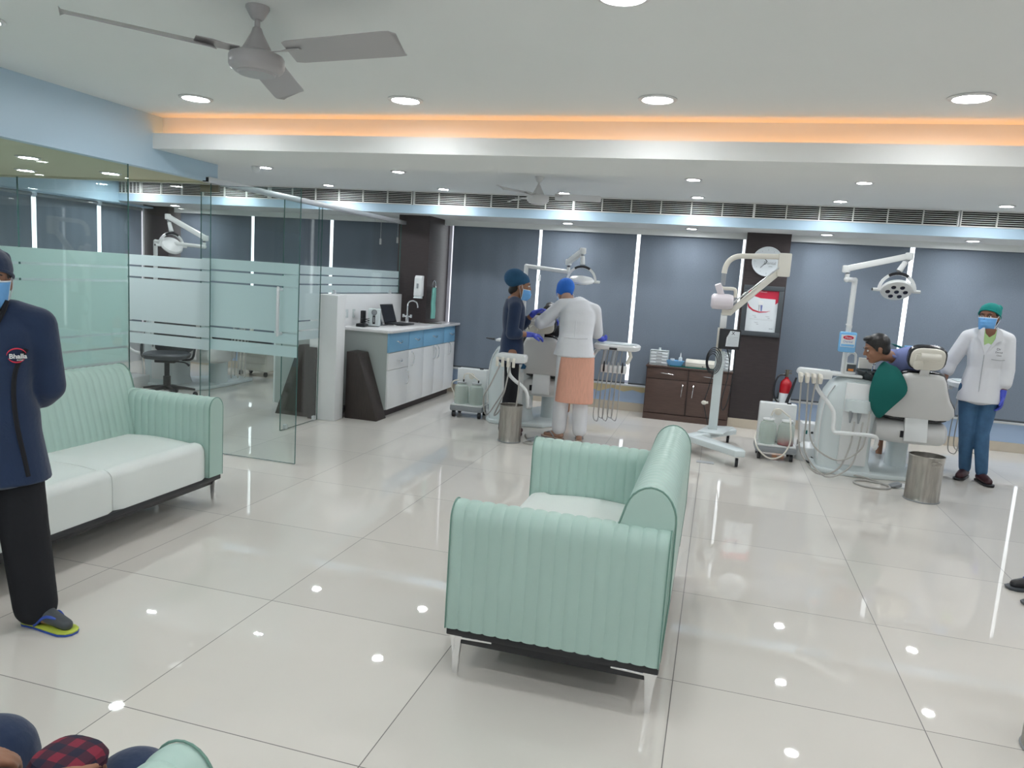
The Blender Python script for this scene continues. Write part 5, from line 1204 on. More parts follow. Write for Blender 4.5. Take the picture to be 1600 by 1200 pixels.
def head_parts(t, H, o):
    w = lambda x, y, z: H @ V((x, y, z)); Rm = H.to_3x3()
    for s in (-1, 1):
        e = MB().ell(w(s*0.031, 0.076, 0.004), (0.0125, 0.010, 0.0075), Rm).build('eye', M['eye'], t)
        MB().ell(w(s*0.031, 0.0845, 0.004), (0.0055, 0.003, 0.0055), Rm).build('iris', M['iris'], e)
        mb = MB(); mb.tube([w(s*0.016, 0.0905, 0.026), w(s*0.032, 0.0875, 0.031), w(s*0.047, 0.077, 0.026)], [0.003, 0.004, 0.0025], 8, smooth=2); mb.build('eyebrow', M['hair'], t)
    mb = MB(); mb.ell(w(0, 0.083, -0.060), (0.023, 0.008, 0.0045), Rm); mb.ell(w(0, 0.082, -0.068), (0.019, 0.008, 0.005), Rm); mb.build('lips', M['lips'], t)
    if o.get('hair'):
        mb = MB(); mb.ell(w(0, -0.020, 0.043), (0.083, 0.098, 0.086), Rm)
        if o['hair'] == 'man':
            # high fringe, cut away from the face
            n = (Rm @ V((0, 0.82, -0.57))).normalized(); mb.cut(w(0, 0.045, 0.030), n)
            m2 = MB(); m2.ell(w(0, -0.055, -0.01), (0.074, 0.052, 0.062), Rm)
            for s in (-1, 1): m2.ell(w(s*0.068, 0.012, 0.012), (0.009, 0.016, 0.03), Rm)
            m2.ell(w(0, 0.04, 0.098), (0.055, 0.045, 0.025), Rm)
            tmp = bpy.data.meshes.new('tmp'); m2.bm.to_mesh(tmp); mb.bm.from_mesh(tmp); m2.bm.free(); bpy.data.meshes.remove(tmp)
        else:
            n = (Rm @ V((0, 0.9, -0.45))).normalized(); mb.cut(w(0, 0.02, 0.0), n)
            m2 = MB(); m2.ell(w(0, -0.065, -0.035), (0.066, 0.05, 0.06), Rm)
            if o['hair'] == 'low': m2.ell(w(0, -0.085, -0.06), (0.05, 0.035, 0.045), Rm)
            tmp = bpy.data.meshes.new('tmp'); m2.bm.to_mesh(tmp); mb.bm.from_mesh(tmp); m2.bm.free(); bpy.data.meshes.remove(tmp)
        mb.build('hair', M['hair'], t, remesh=0.005, smooth=2)
    if o.get('cap'):
        m_, bulk, tiltn, cz = o['cap']
        mb = MB(); mb.ell(w(0, -0.022, 0.045), (0.090, 0.106, 0.090), Rm); mb.ell(w(0, -0.045-0.02*bulk, 0.045+0.012*bulk), (0.082+0.012*bulk, 0.085+0.02*bulk, 0.078+0.015*bulk), Rm)
        n = (Rm @ V(tiltn)).normalized(); mb.cut(w(0, 0.07, cz), n)
        random.seed(5)
        for k in range(9*(1 if bulk else 0)):
            a = random.uniform(0, 2*PI); mb.ell(w(0.06*math.cos(a), -0.04+0.07*math.sin(a), 0.085+random.uniform(-.02, .02)), (0.028, 0.02, 0.028), Rm, n=10, m=6)
        cp = mb.build('cap', M[m_], t, remesh=0.005, smooth=3)
        mb = MB(); c0 = w(0, 0.07, cz)
        if o.get('capband', True):
            rs = []
            for i in range(40):
                a = 2*PI*i/40; y = 0.085*math.sin(a)-0.018; tn = V(tiltn)
                z = cz-(tn.y*(y-0.07))/tn.z
                rs.append(w(0.088*math.cos(a)*0.985, y*1.08+0.004, z+0.006))
            mb.tube(rs, 0.007, 8, closed=True); mb.build('cap_band', M[m_], cp)
    if o.get('mask'):
        dz = o.get('maskdz', 0.0)
        mb = MB(); rs = []; nr, nc = 15, 17
        grid = []
        for j in range(nr):
            v = j/(nr-1); z = 0.002+dz-0.108*v
            row = []
            for i in range(nc):
                a = math.radians(-78+156*i/(nc-1))
                r1 = 0.072-0.014*v; ry = 0.090+0.018*math.sin(PI*min(1, v*1.1))*math.cos(a)**2
                if v > 0.8: ry -= 0.02*(v-0.8)/0.2
                pl = 0.0022*math.sin(v*PI*7)
                row.append(w(r1*math.sin(a)*1.08, (ry+pl)*math.cos(a)+0.012*math.cos(a), z))
            grid.append(row)
        vs = [[mb.bm.verts.new(p) for p in row] for row in grid]
        for j in range(nr-1):
            for i in range(nc-1): mb.bm.faces.new((vs[j][i], vs[j][i+1], vs[j+1][i+1], vs[j+1][i]))
        mk = mb.build('face_mask', M['mask'], t, solid=0.002, ang=80)
        mb = MB(); mb.tube([grid[0][i] for i in range(nc)], 0.0035, 6); mb.tube([grid[j][0] for j in range(nr)], 0.003, 6); mb.tube([grid[j][-1] for j in range(nr)], 0.003, 6); mb.build('mask_edge', M['maskw'], mk)
        for s in (-1, 1):
            g = [grid[1][0], grid[-2][0]] if s < 0 else [grid[1][-1], grid[-2][-1]]
            mb = MB(); mb.tube([g[0], w(s*0.084, -0.005, 0.02+dz*0.3), w(s*0.086, -0.026, -0.015), w(s*0.08, -0.012, -0.045), g[1]], 0.0018, 6, smooth=5); mb.build('ear_loop', M['maskw'], mk)
def hand_geo(mb, wr, d, pn, thumb, curl=0.35, inf=0.0, spread=1.0):
    """wr wrist, d hand direction, pn palm-facing direction, thumb side sign"""
    wr, d, pn = V(wr), V(d).normalized(), V(pn)
    pn = (pn-d*pn.dot(d)).normalized(); sd = d.cross(pn)*thumb
    Rm = Matrix((sd, d, pn)).transposed()
    mb.ell(wr+d*0.045, (0.039+inf, 0.050+inf, 0.015+inf), Rm, n=18, m=10)
    mb.ell(wr+d*0.065, (0.037+inf, 0.030+inf, 0.012+inf), Rm, n=18, m=10)
    mb.chain([wr-d*0.02, wr+d*0.02], [0.024+inf, 0.022+inf], 14)
    for k, (off, L_) in enumerate(((0.027, 0.066), (0.009, 0.074), (-0.009, 0.070), (-0.026, 0.055))):
        b = wr+d*(0.082-abs(off)*0.25)+sd*off; dr = (d+sd*off*2.2*spread).normalized(); ang = curl*(0.8+0.12*k)
        pts = [b-dr*0.012, b]; cur = b; a = 0
        for f in (0.45, 0.31, 0.24):
            a += ang; dd = dr*math.cos(a)+pn*math.sin(a); cur = cur+dd*L_*f; pts.append(cur)
        mb.chain(pts, [0.0092+inf, 0.0090+inf, 0.0084+inf, 0.0076+inf, 0.0065+inf], 10)
    b = wr+d*0.022+sd*0.026
    mb.chain([b, b+(d*0.55+sd*0.8+pn*0.25).normalized()*0.030, b+(d*0.55+sd*0.8+pn*0.25).normalized()*0.030+(d*0.85+sd*0.35+pn*0.4).normalized()*0.027, b+(d*0.55+sd*0.8+pn*0.25).normalized()*0.030+(d*0.85+sd*0.35+pn*0.4).normalized()*0.048], [0.0125+inf, 0.0105+inf, 0.009+inf, 0.0075+inf], 10)
def headframe(c, yaw, pitch=0.0, roll=0.0, s=1.0):
    return Matrix.Translation(V(c)) @ Matrix.Rotation(yaw, 4, 'Z') @ Matrix.Rotation(-pitch, 4, 'X') @ Matrix.Rotation(roll, 4, 'Y') @ Matrix.Scale(s, 4)

def person(label, loc, rz, c):
    """c: dict with local joints; +y is where the chest faces, +x the person's right"""
    t = thing('person', label, 'person', loc, rz)
    H = c['head']
    mb = MB(); torso(mb, c['spine'], c.get('lat', (1, 0, 0)))
    head_geo(mb, H, c['neck'])
    for a in c['arms']:
        limb(mb, [a['s'], a['e'], a['w']], [0.045, 0.036, 0.024])
        hand_geo(mb, a['w'], a['d'], a['p'], a['t'], a.get('curl', 0.35))
    for l in c['legs']:
        limb(mb, [l['h'], l['k'], l['a']], [0.082, 0.052, 0.036])
        if l.get('toe') is not None:
            an, toe = V(l['a']), V(l['toe'])
            hl = an+(an-toe).normalized()*0.03; hl.z = l.get('fz', 0)+0.045
            mb.chain([hl, an.lerp(toe, 0.45)+V((0, 0, -0.012)), toe], [0.032, 0.032, 0.022], 14)
    b = mb.build('body', M[c.get('skin', 'skin')], t, remesh=c.get('vox', 0.0065), smooth=c.get('sm', 4))
    head_parts(t, H, c)
    for g in c['garments']:
        mb = MB(); g['fn'](mb)
        o = mb.build(g['name'], M[g['m']], t, remesh=g.get('vox', 0.008), smooth=g.get('sm', 6))
        g['o'] = o
    for a in c['arms']:
        if a.get('glove'):
            mb = MB(); hand_geo(mb, a['w'], a['d'], a['p'], a['t'], a.get('curl', 0.35), inf=0.0025)
            dd = (V(a['w'])-V(a['e'])).normalized(); mb.chain([V(a['w'])-dd*0.05, V(a['w'])], [0.030, 0.027], 14)
            mb.build('glove', M['glove'], t, remesh=0.0055, smooth=2)
    return t

def stand(s=1.0, lean=0.0, wide=1.0):
    k = s
    return [((0, 0, 0.86*k), 0.155*wide*k, 0.105*k), ((0, -0.005, 0.94*k), 0.150*wide*k, 0.10*k), ((0, 0.0, 1.04*k), 0.125*wide*k, 0.088*k), ((0, 0.0, 1.16*k), 0.140*wide*k, 0.100*k), ((0, -0.005, 1.27*k), 0.155*wide*k, 0.095*k), ((0, -0.012, 1.34*k), 0.120*wide*k, 0.070*k), ((0, -0.015, 1.385*k), 0.055*k, 0.052*k)]

# ---- staff member in navy scrubs at the left edge
def g_top(mb, sp, arms, inf, hem, cut, sleeves, lat=(1, 0, 0), flare=1.15):
    base = sp[0]
    torso(mb, [((V(base[0])+V(hem)), base[1]*flare, base[2]*flare*1.05)]+list(sp)[0:-1]+[(V(sp[-1][0])-V((0, 0, 0.022)), sp[-1][1]*1.15, sp[-1][2]*1.15)], lat, inf)
    for a, f in zip(arms, sleeves):
        s, e, w_ = V(a['s']), V(a['e']), V(a['w'])
        ctr = V(sp[-2][0])
        mb.chain([ctr.lerp(s, 0.45), s], [0.06+inf, 0.052+inf], 16)
        if f <= 1: limb(mb, [s, s.lerp(e, f)], [0.052, 0.05], inf)
        else: limb(mb, [s, e, e.lerp(w_, f-1)], [0.052, 0.047, 0.042], inf)
def g_pants(mb, legs, inf=0.01, top=None, rad=(0.098, 0.068, 0.055), f=1.0):
    for l in legs:
        h, k, a = V(l['h']), V(l['k']), V(l['a'])
        limb(mb, [h, k, k.lerp(a, f)], list(rad), inf)
    if top: mb.ell(top[0], top[1])

legs = [dict(h=(0.085, 0, 0.84), k=(0.10, 0.03, 0.46), a=(0.11, -0.01, 0.09), toe=(0.14, 0.15, 0.035)), dict(h=(-0.085, 0, 0.84), k=(-0.10, 0.02, 0.46), a=(-0.13, -0.01, 0.09), toe=(-0.255, 0.10, 0.035))]
arms = [dict(s=(0.162, -0.01, 1.29), e=(0.188, -0.06, 1.03), w=(0.10, -0.16, 0.90), d=(-0.7, -0.1, -0.35), p=(0, -1, 0), t=-1), dict(s=(-0.162, -0.01, 1.29), e=(-0.188, -0.06, 1.03), w=(-0.10, -0.16, 0.92), d=(0.7, -0.1, -0.35), p=(0, -1, 0), t=1)]
sp = stand(0.99, wide=0.98)
yawL = math.atan2(-(0-(-2.78)), 0-2.28)  # chest toward the camera
# local +y -> world dir toward camera
yawL = math.atan2(-(2.78), -(2.28))
t = person('person in navy scrubs, navy cap and blue mask standing before the left sofa', (-2.775, 2.285, 0), math.radians(-140), dict(
    spine=sp, neck=(0, -0.012, 1.36), head=headframe((0, 0.015, 1.46), math.radians(12), 0.02), arms=arms, legs=legs, skin='skin', hair='low', vox=0.006,
    cap=('navy', 0.6, (0, 0.35, -0.9), 0.045), mask=True,
    garments=[dict(name='scrub_top', m='navy', fn=lambda mb: g_top(mb, sp, arms, 0.020, (0, 0.0, -0.20), 0, (1.35, 1.35), flare=1.22)),
              dict(name='trousers', m='blackcloth', fn=lambda mb: g_pants(mb, legs, 0.012, ((0, 0, 0.84), (0.135, 0.085, 0.07)), rad=(0.066, 0.078, 0.072)))]))
# neck opening, edging and chest emblem
mb = MB(); 
mb.prism([(-0.052, 1.375), (0.052, 1.375), (0.035, 1.33), (0.0, 1.25), (-0.035, 1.33)], 0.075, 0.098, 'y'); mb.build('neck_skin', M['skin'], t, bevel=0.008)
def surf(x, z, extra=0.0):
    # front of the torso of a standing figure
    k = [(0.66, 0.19, 0.13), (0.86, 0.155*1.08, 0.105), (0.94, 0.162, 0.10), (1.04, 0.135, 0.088), (1.16, 0.151, 0.10), (1.27, 0.167, 0.095), (1.34, 0.13, 0.070), (1.40, 0.07, 0.055)]
    for i in range(len(k)-1):
        if k[i][0] <= z <= k[i+1][0]:
            u_ = (z-k[i][0])/(k[i+1][0]-k[i][0]); a = k[i][1]*(1-u_)+k[i+1][1]*u_+0.016; b_ = k[i][2]*(1-u_)+k[i+1][2]*u_+0.016; break
    return b_*(max(0.0, 1-abs(x/a)**2.3))**(1/2.3)+extra
def edging(pts, r=0.006):
    m_ = MB(); q_ = [V((x, surf(x, z, 0.0), z)) for x, z in pts]; m_.tube(q_, r, 8, smooth=4); return m_
edging([(-0.07, 1.385), (-0.055, 1.33), (0.0, 1.235), (0.055, 1.33), (0.07, 1.385)], 0.010).build('neck_edging', M['blackcloth'], t)
for s in (-1, 1): edging([(s*0.135, 1.20), (s*0.10, 1.12), (s*0.09, 1.02), (s*0.10, 0.90), (s*0.12, 0.78), (s*0.135, 0.69)], 0.009).build('side_edging', M['blackcloth'], t)
ey = surf(-0.10, 1.18)+0.002
Fe = frame((-0.93, -0.36, 0), (0, 0, 1), (-0.36, 0.93, 0), (-0.106, ey+0.004, 1.175))
for a0, a1, rr in ((20, 175, 0.034), (200, 330, 0.030)):
    mb = MB(); mb.tube([Fe @ V((rr*math.cos(math.radians(a0+(a1-a0)*i/12)), rr*0.85*math.sin(math.radians(a0+(a1-a0)*i/12)), 0.0)) for i in range(13)], [0.0008+0.0022*math.sin(PI*i/12) for i in range(13)], 6); mb.build('emblem_swoosh', M['redink'], t)
text('Bhalla', 0.026, Fe @ Matrix.Translation((0.004, -0.002, 0.002)), M['plastic'], t, name='emblem_lettering', bold=0.0006)
text('dental', 0.009, Fe @ Matrix.Translation((0.010, -0.016, 0.002)), M['plastic'], t, name='emblem_lettering')
mb = MB(); mb.tube([(0.045, 0.0, 1.40), (0.045, 0.06, 1.365), (0.02, 0.09, 1.30), (0.0, 0.10, 1.28), (-0.02, 0.09, 1.30), (-0.045, 0.06, 1.365), (-0.045, 0, 1.40)], 0.0022, 6, smooth=4); mb.ell((0, 0.102, 1.277), (0.006, 0.004, 0.007)); mb.build('necklace', M['bronze'], t)
def sandal(t, an, toe, fz=0.0, sole='yellowsole', strap='bluestrap', foot=None):
    an, toe = V(an), V(toe); d = (toe-an); d.z = 0; L_ = d.length; d.normalize(); s = V((0, 0, 1)).cross(d)
    o = V((an.x, an.y, fz))
    prof = [(-0.055, 0.026), (-0.04, 0.036), (0.02, 0.034), (0.08, 0.040), (L_, 0.046), (L_+0.03, 0.034), (L_+0.045, 0.015)]
    pl = [(u_, w_) for u_, w_ in prof]+[(u_, -w_) for u_, w_ in reversed(prof)]
    def slab(z0, z1, k): 
        m_ = MB(); m_.rings([[o+d*u_+s*w_*k+V((0, 0, z)) for u_, w_ in pl] for z in (z0, z1)]); return m_
    sh = slab(0.001, 0.010, 1.04).build('sandal', M['bluestrap' if sole == 'yellowsole' else 'grey'], t, bevel=0.003)
    slab(0.010, 0.018, 1.0).build('footbed', M[sole], sh, bevel=0.003)
    m_ = MB(); f = o+d*(L_-0.01)+V((0, 0, 0.045))
    m_.tube([o+d*0.03+s*0.036+V((0, 0, 0.02)), o+d*(L_*0.55)+s*0.03+V((0, 0, 0.068)), f, o+d*(L_*0.55)-s*0.03+V((0, 0, 0.068)), o+d*0.03-s*0.036+V((0, 0, 0.02))], 0.0065, 8, smooth=5); m_.build('strap', M[strap], sh)
for l in legs: sandal(t, l['a'], l['toe'])
# dark socks
mb = MB()
for l in legs:
    an, toe = V(l['a']), V(l['toe'])
    mb.chain([an+V((0, 0, 0.06)), an, an.lerp(toe, 0.45)+V((0, 0, -0.008)), toe], [0.04, 0.038, 0.034, 0.026], 14)
mb.build('socks', M['dgrey'], t, remesh=0.006)

# ---- navy assistant at the left dental unit (faces +x world, chest slightly away)
legs2 = [dict(h=(0.08, 0, 0.86), k=(0.085, 0.02, 0.47), a=(0.09, -0.02, 0.08), toe=(0.10, 0.13, 0.03)), dict(h=(-0.08, 0, 0.86), k=(-0.085, 0.03, 0.47), a=(-0.09, 0.0, 0.08), toe=(-0.10, 0.15, 0.03))]
arms2 = [dict(s=(0.155, 0.0, 1.32), e=(0.185, -0.02, 1.06), w=(0.12, 0.18, 1.055), d=(-0.1, 1, -0.1), p=(-0.3, 0, -1), t=-1, curl=0.5, glove=True),
         dict(s=(-0.155, 0.0, 1.32), e=(-0.20, 0.10, 1.13), w=(-0.13, 0.22, 1.27), d=(0.1, 0.8, 0.4), p=(0.2, 0.3, -1), t=1, curl=0.6, glove=True)]
sp2 = stand(1.03, wide=0.86)
t = person('person in a navy tunic, bouffant cap and purple gloves assisting at the left dental chair', (-2.0, 7.30, 0), math.radians(-72), dict(
    spine=sp2, neck=(0, 0.0, 1.40), head=headframe((0, 0.05, 1.535), math.radians(4), 0.12), arms=arms2, legs=legs2, skin='skin', hair='low',
    cap=('navycap', 1.4, (0, 0.45, -0.9), 0.05), mask=True, maskdz=-0.035,
    garments=[dict(name='tunic', m='navy', fn=lambda mb: g_top(mb, sp2, arms2, 0.014, (0, -0.01, -0.13), 0, (1.3, 1.3), flare=1.1)),
              dict(name='trousers', m='blackcloth', fn=lambda mb: g_pants(mb, legs2, 0.008, ((0, 0, 0.84), (0.125, 0.08, 0.07)), rad=(0.066, 0.072, 0.066)))]))
mb = MB()
for l in legs2:
    an, toe = V(l['a']), V(l['toe']); mb.chain([an+V((0, -0.03, -0.04)), an.lerp(toe, 0.5)+V((0, 0, -0.025)), toe], [0.036, 0.036, 0.028], 14)
mb.build('shoes', M['shoe'], t, remesh=0.006)

# ---- doctor in a white coat, back to the camera, bending to the left chair
legs3 = [dict(h=(0.085, -0.02, 0.85), k=(0.095, 0.0, 0.46), a=(0.115, -0.03, 0.08), toe=(0.11, 0.11, 0.03)), dict(h=(-0.085, -0.02, 0.85), k=(-0.095, 0.0, 0.46), a=(-0.10, -0.02, 0.08), toe=(-0.24, 0.05, 0.03))]
arms3 = [dict(s=(0.160, 0.10, 1.33), e=(0.195, 0.24, 1.10), w=(0.13, 0.43, 1.12), d=(-0.3, 1, 0), p=(-0.5, 0, -1), t=-1, curl=0.6, glove=True),
         dict(s=(-0.170, 0.10, 1.36), e=(-0.375, 0.08, 1.17), w=(-0.30, 0.30, 1.19), d=(0.4, 0.9, 0.0), p=(0.4, 0, -1), t=1, curl=0.6, glove=True)]
sp3 = [((0, -0.035, 0.94), 0.172, 0.12), ((0, -0.03, 0.98), 0.165, 0.115), ((0.0, -0.005, 1.06), 0.150, 0.10), ((0.0, 0.035, 1.18), 0.158, 0.108), ((0, 0.075, 1.29), 0.160, 0.10), ((-0.01, 0.115, 1.365), 0.120, 0.08), ((-0.03, 0.150, 1.41), 0.062, 0.058)]
t = person('person in a white coat over a peach kurta, back turned, bending over the left chair', (-1.37, 7.40, 0), math.radians(6), dict(
    spine=sp3, neck=(-0.06, 0.14, 1.385), head=headframe((-0.160, 0.215, 1.462), math.radians(25), 0.8), arms=arms3, legs=legs3, skin='skin3', hair=None,
    cap=('bluecap', 0.9, (0, 0.62, -0.78), 0.035), capband=False, mask=True,
    garments=[dict(name='white_coat', m='whitecloth', fn=lambda mb: (mb.ell((-0.075, 0.155, 1.405), (0.072, 0.06, 0.04)), g_top(mb, sp3, arms3, 0.020, (0, 0, -0.07), 0, (1.9, 1.9), flare=1.11))),
              dict(name='kurta', m='peach', fn=lambda mb: mb.rings([tring((0.035, -0.03, z), w_, d_, (1, 0, 0), (0, 0, 1), 40, 2.6) for z, w_, d_ in ((0.40, 0.195, 0.135), (0.60, 0.185, 0.13), (0.84, 0.175, 0.13), (0.92, 0.165, 0.12))])),
              dict(name='trousers', m='whitecloth', fn=lambda mb: g_pants(mb, legs3, 0.006, ((0, -0.02, 0.86), (0.13, 0.08, 0.08)), rad=(0.085, 0.075, 0.068), f=0.9))]))
for l in legs3: sandal(t, l['a'], l['toe'], sole='sandal', strap='grey')
mb = MB(); mb.box(-0.004, 0.004, -0.145, -0.14, 0.9, 1.0); mb.bm.clear()
mb.tube([(-0.13, -0.135, 1.06), (0.0, -0.140, 1.055), (0.13, -0.135, 1.06)], 0.006, 8, smooth=4); mb.tube([(0.0, -0.152, 0.92), (0.0, -0.135, 1.05), (0.0, -0.098, 1.18), (0, -0.055, 1.28)], 0.004, 8, smooth=4)
mb.build('coat_seams', M['whitecloth'], t)

# ---- patient lying back in the left chair (mostly hidden)
legs4 = [dict(h=(0.09, 0.14, 0.72), k=(0.10, 0.56, 0.76), a=(0.10, 0.95, 0.66), toe=(0.10, 1.02, 0.78)), dict(h=(-0.09, 0.14, 0.72), k=(-0.10, 0.56, 0.76), a=(-0.10, 0.95, 0.66), toe=(-0.10, 1.02, 0.78))]
arms4 = [dict(s=(0.16, 0.08, 1.02), e=(0.22, 0.28, 0.86), w=(0.09, 0.36, 0.93), d=(-0.8, 0.2, 0), p=(0, 0, -1), t=1), dict(s=(-0.16, 0.08, 1.02), e=(-0.22, 0.28, 0.86), w=(-0.09, 0.36, 0.93), d=(0.8, 0.2, 0), p=(0, 0, -1), t=-1)]
sp4 = [((0, 0.17, 0.76), 0.15, 0.10), ((0, 0.14, 0.84), 0.13, 0.09), ((0, 0.10, 0.94), 0.145, 0.095), ((0, 0.07, 1.03), 0.15, 0.09), ((0, 0.045, 1.09), 0.11, 0.07), ((0, 0.035, 1.13), 0.05, 0.05)]
t = person('dark haired person reclining in the left dental chair, mostly hidden behind the doctor', (-1.78, 7.95, 0), 0.0, dict(
    spine=sp4, neck=(0, 0.035, 1.11), head=headframe((0, 0.045, 1.235), 0.0, -0.5), arms=arms4, legs=legs4, skin='skin', hair='man', vox=0.008,
    garments=[dict(name='dark_top', m='blackcloth', vox=0.01, fn=lambda mb: g_top(mb, sp4, arms4, 0.012, (0, 0.02, -0.02), 0, (1.6, 1.6), flare=1.05)),
              dict(name='trousers', m='blackcloth', vox=0.01, fn=lambda mb: g_pants(mb, legs4, 0.008, ((0, 0.15, 0.74), (0.15, 0.13, 0.09)), rad=(0.09, 0.07, 0.055)))]))
mb = MB(); rs = []
for i in range(9):
    v = i/8; z = 1.0-0.36*v; y = 7.86-0.10*v; x0 = -1.955-0.055*v; rs.append([V((x0+0.10-0.05*v, y-0.01, z)), V((x0+0.03*math.sin(v*5), y-0.045, z)), V((x0-0.06+0.02*math.sin(v*7), y-0.02, z)), V((x0-0.05, y+0.02, z)), V((x0+0.02, y+0.0, z)), V((x0+0.09-0.05*v, y+0.015, z))])
mb.rings(rs); o = mb.build('patient_drape', M['navycap'], ang=70); tag(o, 'dark teal drape hanging off the left side of the left dental chair', 'drape')

# ---- patient leaning over the bowl at the right unit; local = world offset from (1.84, 7.50)
legs5 = [dict(h=(0.07, 0.16, 0.73), k=(0.10, 0.58, 0.75), a=(0.10, 0.95, 0.63), toe=(0.10, 1.03, 0.75)), dict(h=(-0.11, 0.16, 0.73), k=(-0.12, 0.58, 0.75), a=(-0.10, 0.95, 0.63), toe=(-0.10, 1.03, 0.75))]
arms5 = [dict(s=(-0.07, 0.07, 1.10), e=(0.08, 0.20, 0.92), w=(-0.06, 0.30, 0.83), d=(-0.7, 0.3, 0), p=(0, 0, -1), t=1), dict(s=(-0.27, 0.10, 0.98), e=(-0.36, 0.26, 0.88), w=(-0.44, 0.14, 0.90), d=(-0.6, -0.5, 0.0), p=(0, 0, -1), t=-1)]
sp5 = [((-0.02, 0.15, 0.76), 0.155, 0.11), ((-0.04, 0.14, 0.85), 0.145, 0.105), ((-0.08, 0.10, 0.95), 0.155, 0.105), ((-0.14, 0.06, 1.04), 0.175, 0.115), ((-0.21, 0.03, 1.09), 0.145, 0.10), ((-0.29, 0.00, 1.115), 0.062, 0.058)]
lat5 = [(1, 0, 0), (1, 0, 0.1), (0.9, 0, 0.3), (0.75, -0.1, 0.55), (0.55, -0.25, 0.7), (0.5, -0.3, 0.7)]
H5 = Matrix.Translation((-0.455, -0.11, 1.175)) @ Matrix((V((0.05, 0.95, 0.2)), V((-0.90, -0.02, -0.36)), V((-0.36, -0.05, 0.93)))).transposed().to_4x4()
xx = V((-0.93, -0.08, -0.30)).normalized(); zz_ = V((-0.30, 0.0, 0.95)); zz_ = (zz_-xx*zz_.dot(xx)).normalized(); rr_ = xx.cross(zz_)
H5 = Matrix((rr_, xx, zz_)).transposed().to_4x4() @ Matrix.Scale(1.08, 4); H5.translation = V((-0.45, -0.10, 1.185))
t = person('dark haired person in a blue shirt leaning over the spittoon bowl at right', (1.84, 7.42, 0), 0.0, dict(
    spine=sp5, lat=lat5, neck=(-0.30, -0.01, 1.125), head=H5, arms=arms5, legs=legs5, skin='skin', hair='man',
    garments=[dict(name='shirt', m='shirt', fn=lambda mb: (torso(mb, sp5, lat5, 0.014), mb.ell((-0.21, 0.03, 1.125), (0.12, 0.10, 0.075)), mb.ell((-0.30, 0.01, 1.14), (0.075, 0.07, 0.05)), limb(mb, [(-0.20, 0.04, 1.08), arms5[0]['s'], arms5[0]['e'], V(arms5[0]['e']).lerp(V(arms5[0]['w']), 0.8)], [0.06, 0.056, 0.05, 0.045], 0.012), limb(mb, [(-0.22, 0.05, 1.04), arms5[1]['s'], arms5[1]['e'], V(arms5[1]['e']).lerp(V(arms5[1]['w']), 0.75)], [0.06, 0.056, 0.048, 0.042], 0.012))),
              dict(name='trousers', m='denim', vox=0.01, fn=lambda mb: g_pants(mb, legs5, 0.01, ((-0.02, 0.15, 0.75), (0.16, 0.13, 0.09)), rad=(0.09, 0.07, 0.055)))]))
mb = MB(); mb.tube([(-0.335, -0.055, 1.15), (-0.30, -0.07, 1.13), (-0.255, -0.02, 1.12), (-0.27, 0.05, 1.135), (-0.33, 0.05, 1.15)], 0.014, 8, smooth=4, closed=True); mb.build('collar', M['shirt'], t)
# green drape around the neck, hanging between bowl and chair
def drape(rows, name, m, label, th=0.006):
    mb = MB(); vs = [[mb.bm.verts.new(V(p)) for p in r_] for r_ in rows]
    for j in range(len(vs)-1):
        for i in range(len(vs[0])-1): mb.bm.faces.new((vs[j][i], vs[j][i+1], vs[j+1][i+1], vs[j+1][i]))
    o = mb.build(name, m, solid=th, ang=80)
    s = o.modifiers.new('Subsurf', 'SUBSURF'); s.levels = 2; s.render_levels = 2
    return tag(o, label, 'drape')
X = lambda x, y, z: (x, y, z)
drape([[X(1.46, 7.31, 1.10), X(1.49, 7.28, 1.07), X(1.53, 7.26, 1.055), X(1.57, 7.27, 1.05)],
       [X(1.40, 7.28, 1.01), X(1.46, 7.22, 0.99), X(1.54, 7.19, 0.98), X(1.62, 7.20, 0.97)],
       [X(1.37, 7.26, 0.90), X(1.44, 7.19, 0.89), X(1.55, 7.16, 0.87), X(1.68, 7.155, 0.845)],
       [X(1.36, 7.26, 0.78), X(1.42, 7.20, 0.77), X(1.50, 7.17, 0.76), X(1.60, 7.155, 0.75)],
       [X(1.38, 7.27, 0.67), X(1.42, 7.22, 0.665), X(1.47, 7.19, 0.66), X(1.53, 7.17, 0.66)],
       [X(1.45, 7.27, 0.575), X(1.46, 7.25, 0.57), X(1.47, 7.23, 0.57), X(1.48, 7.21, 0.58)]], 'patient_drape', M['green'], 'dark green drape hanging from the leaning patient between the bowl and the chair back')
drape([[X(1.52, 7.52, 1.235), X(1.56, 7.58, 1.23), X(1.60, 7.64, 1.20)],
       [X(1.62, 7.49, 1.225), X(1.66, 7.57, 1.215), X(1.70, 7.64, 1.18)],
       [X(1.71, 7.46, 1.17), X(1.75, 7.55, 1.15), X(1.79, 7.62, 1.12)],
       [X(1.78, 7.45, 1.10), X(1.81, 7.53, 1.08), X(1.85, 7.60, 1.05)]], 'patient_drape', M['greencap'], 'green cloth draped over the far shoulder of the leaning patient')
t = thing('blue_wipe_box', 'pale blue box seen between the leaning patient and the right headrest', 'box', (1.84, 8.05, 1.06), 0.1)
MB().box(-0.06, 0.06, -0.03, 0.03, 0, 0.14).build('box_body', M['bottleblue'], t, bevel=0.006)
MB().box(-0.03, 0.0, -0.02, 0.02, -0.14, 0.0).build('support', M['plastic'], t)

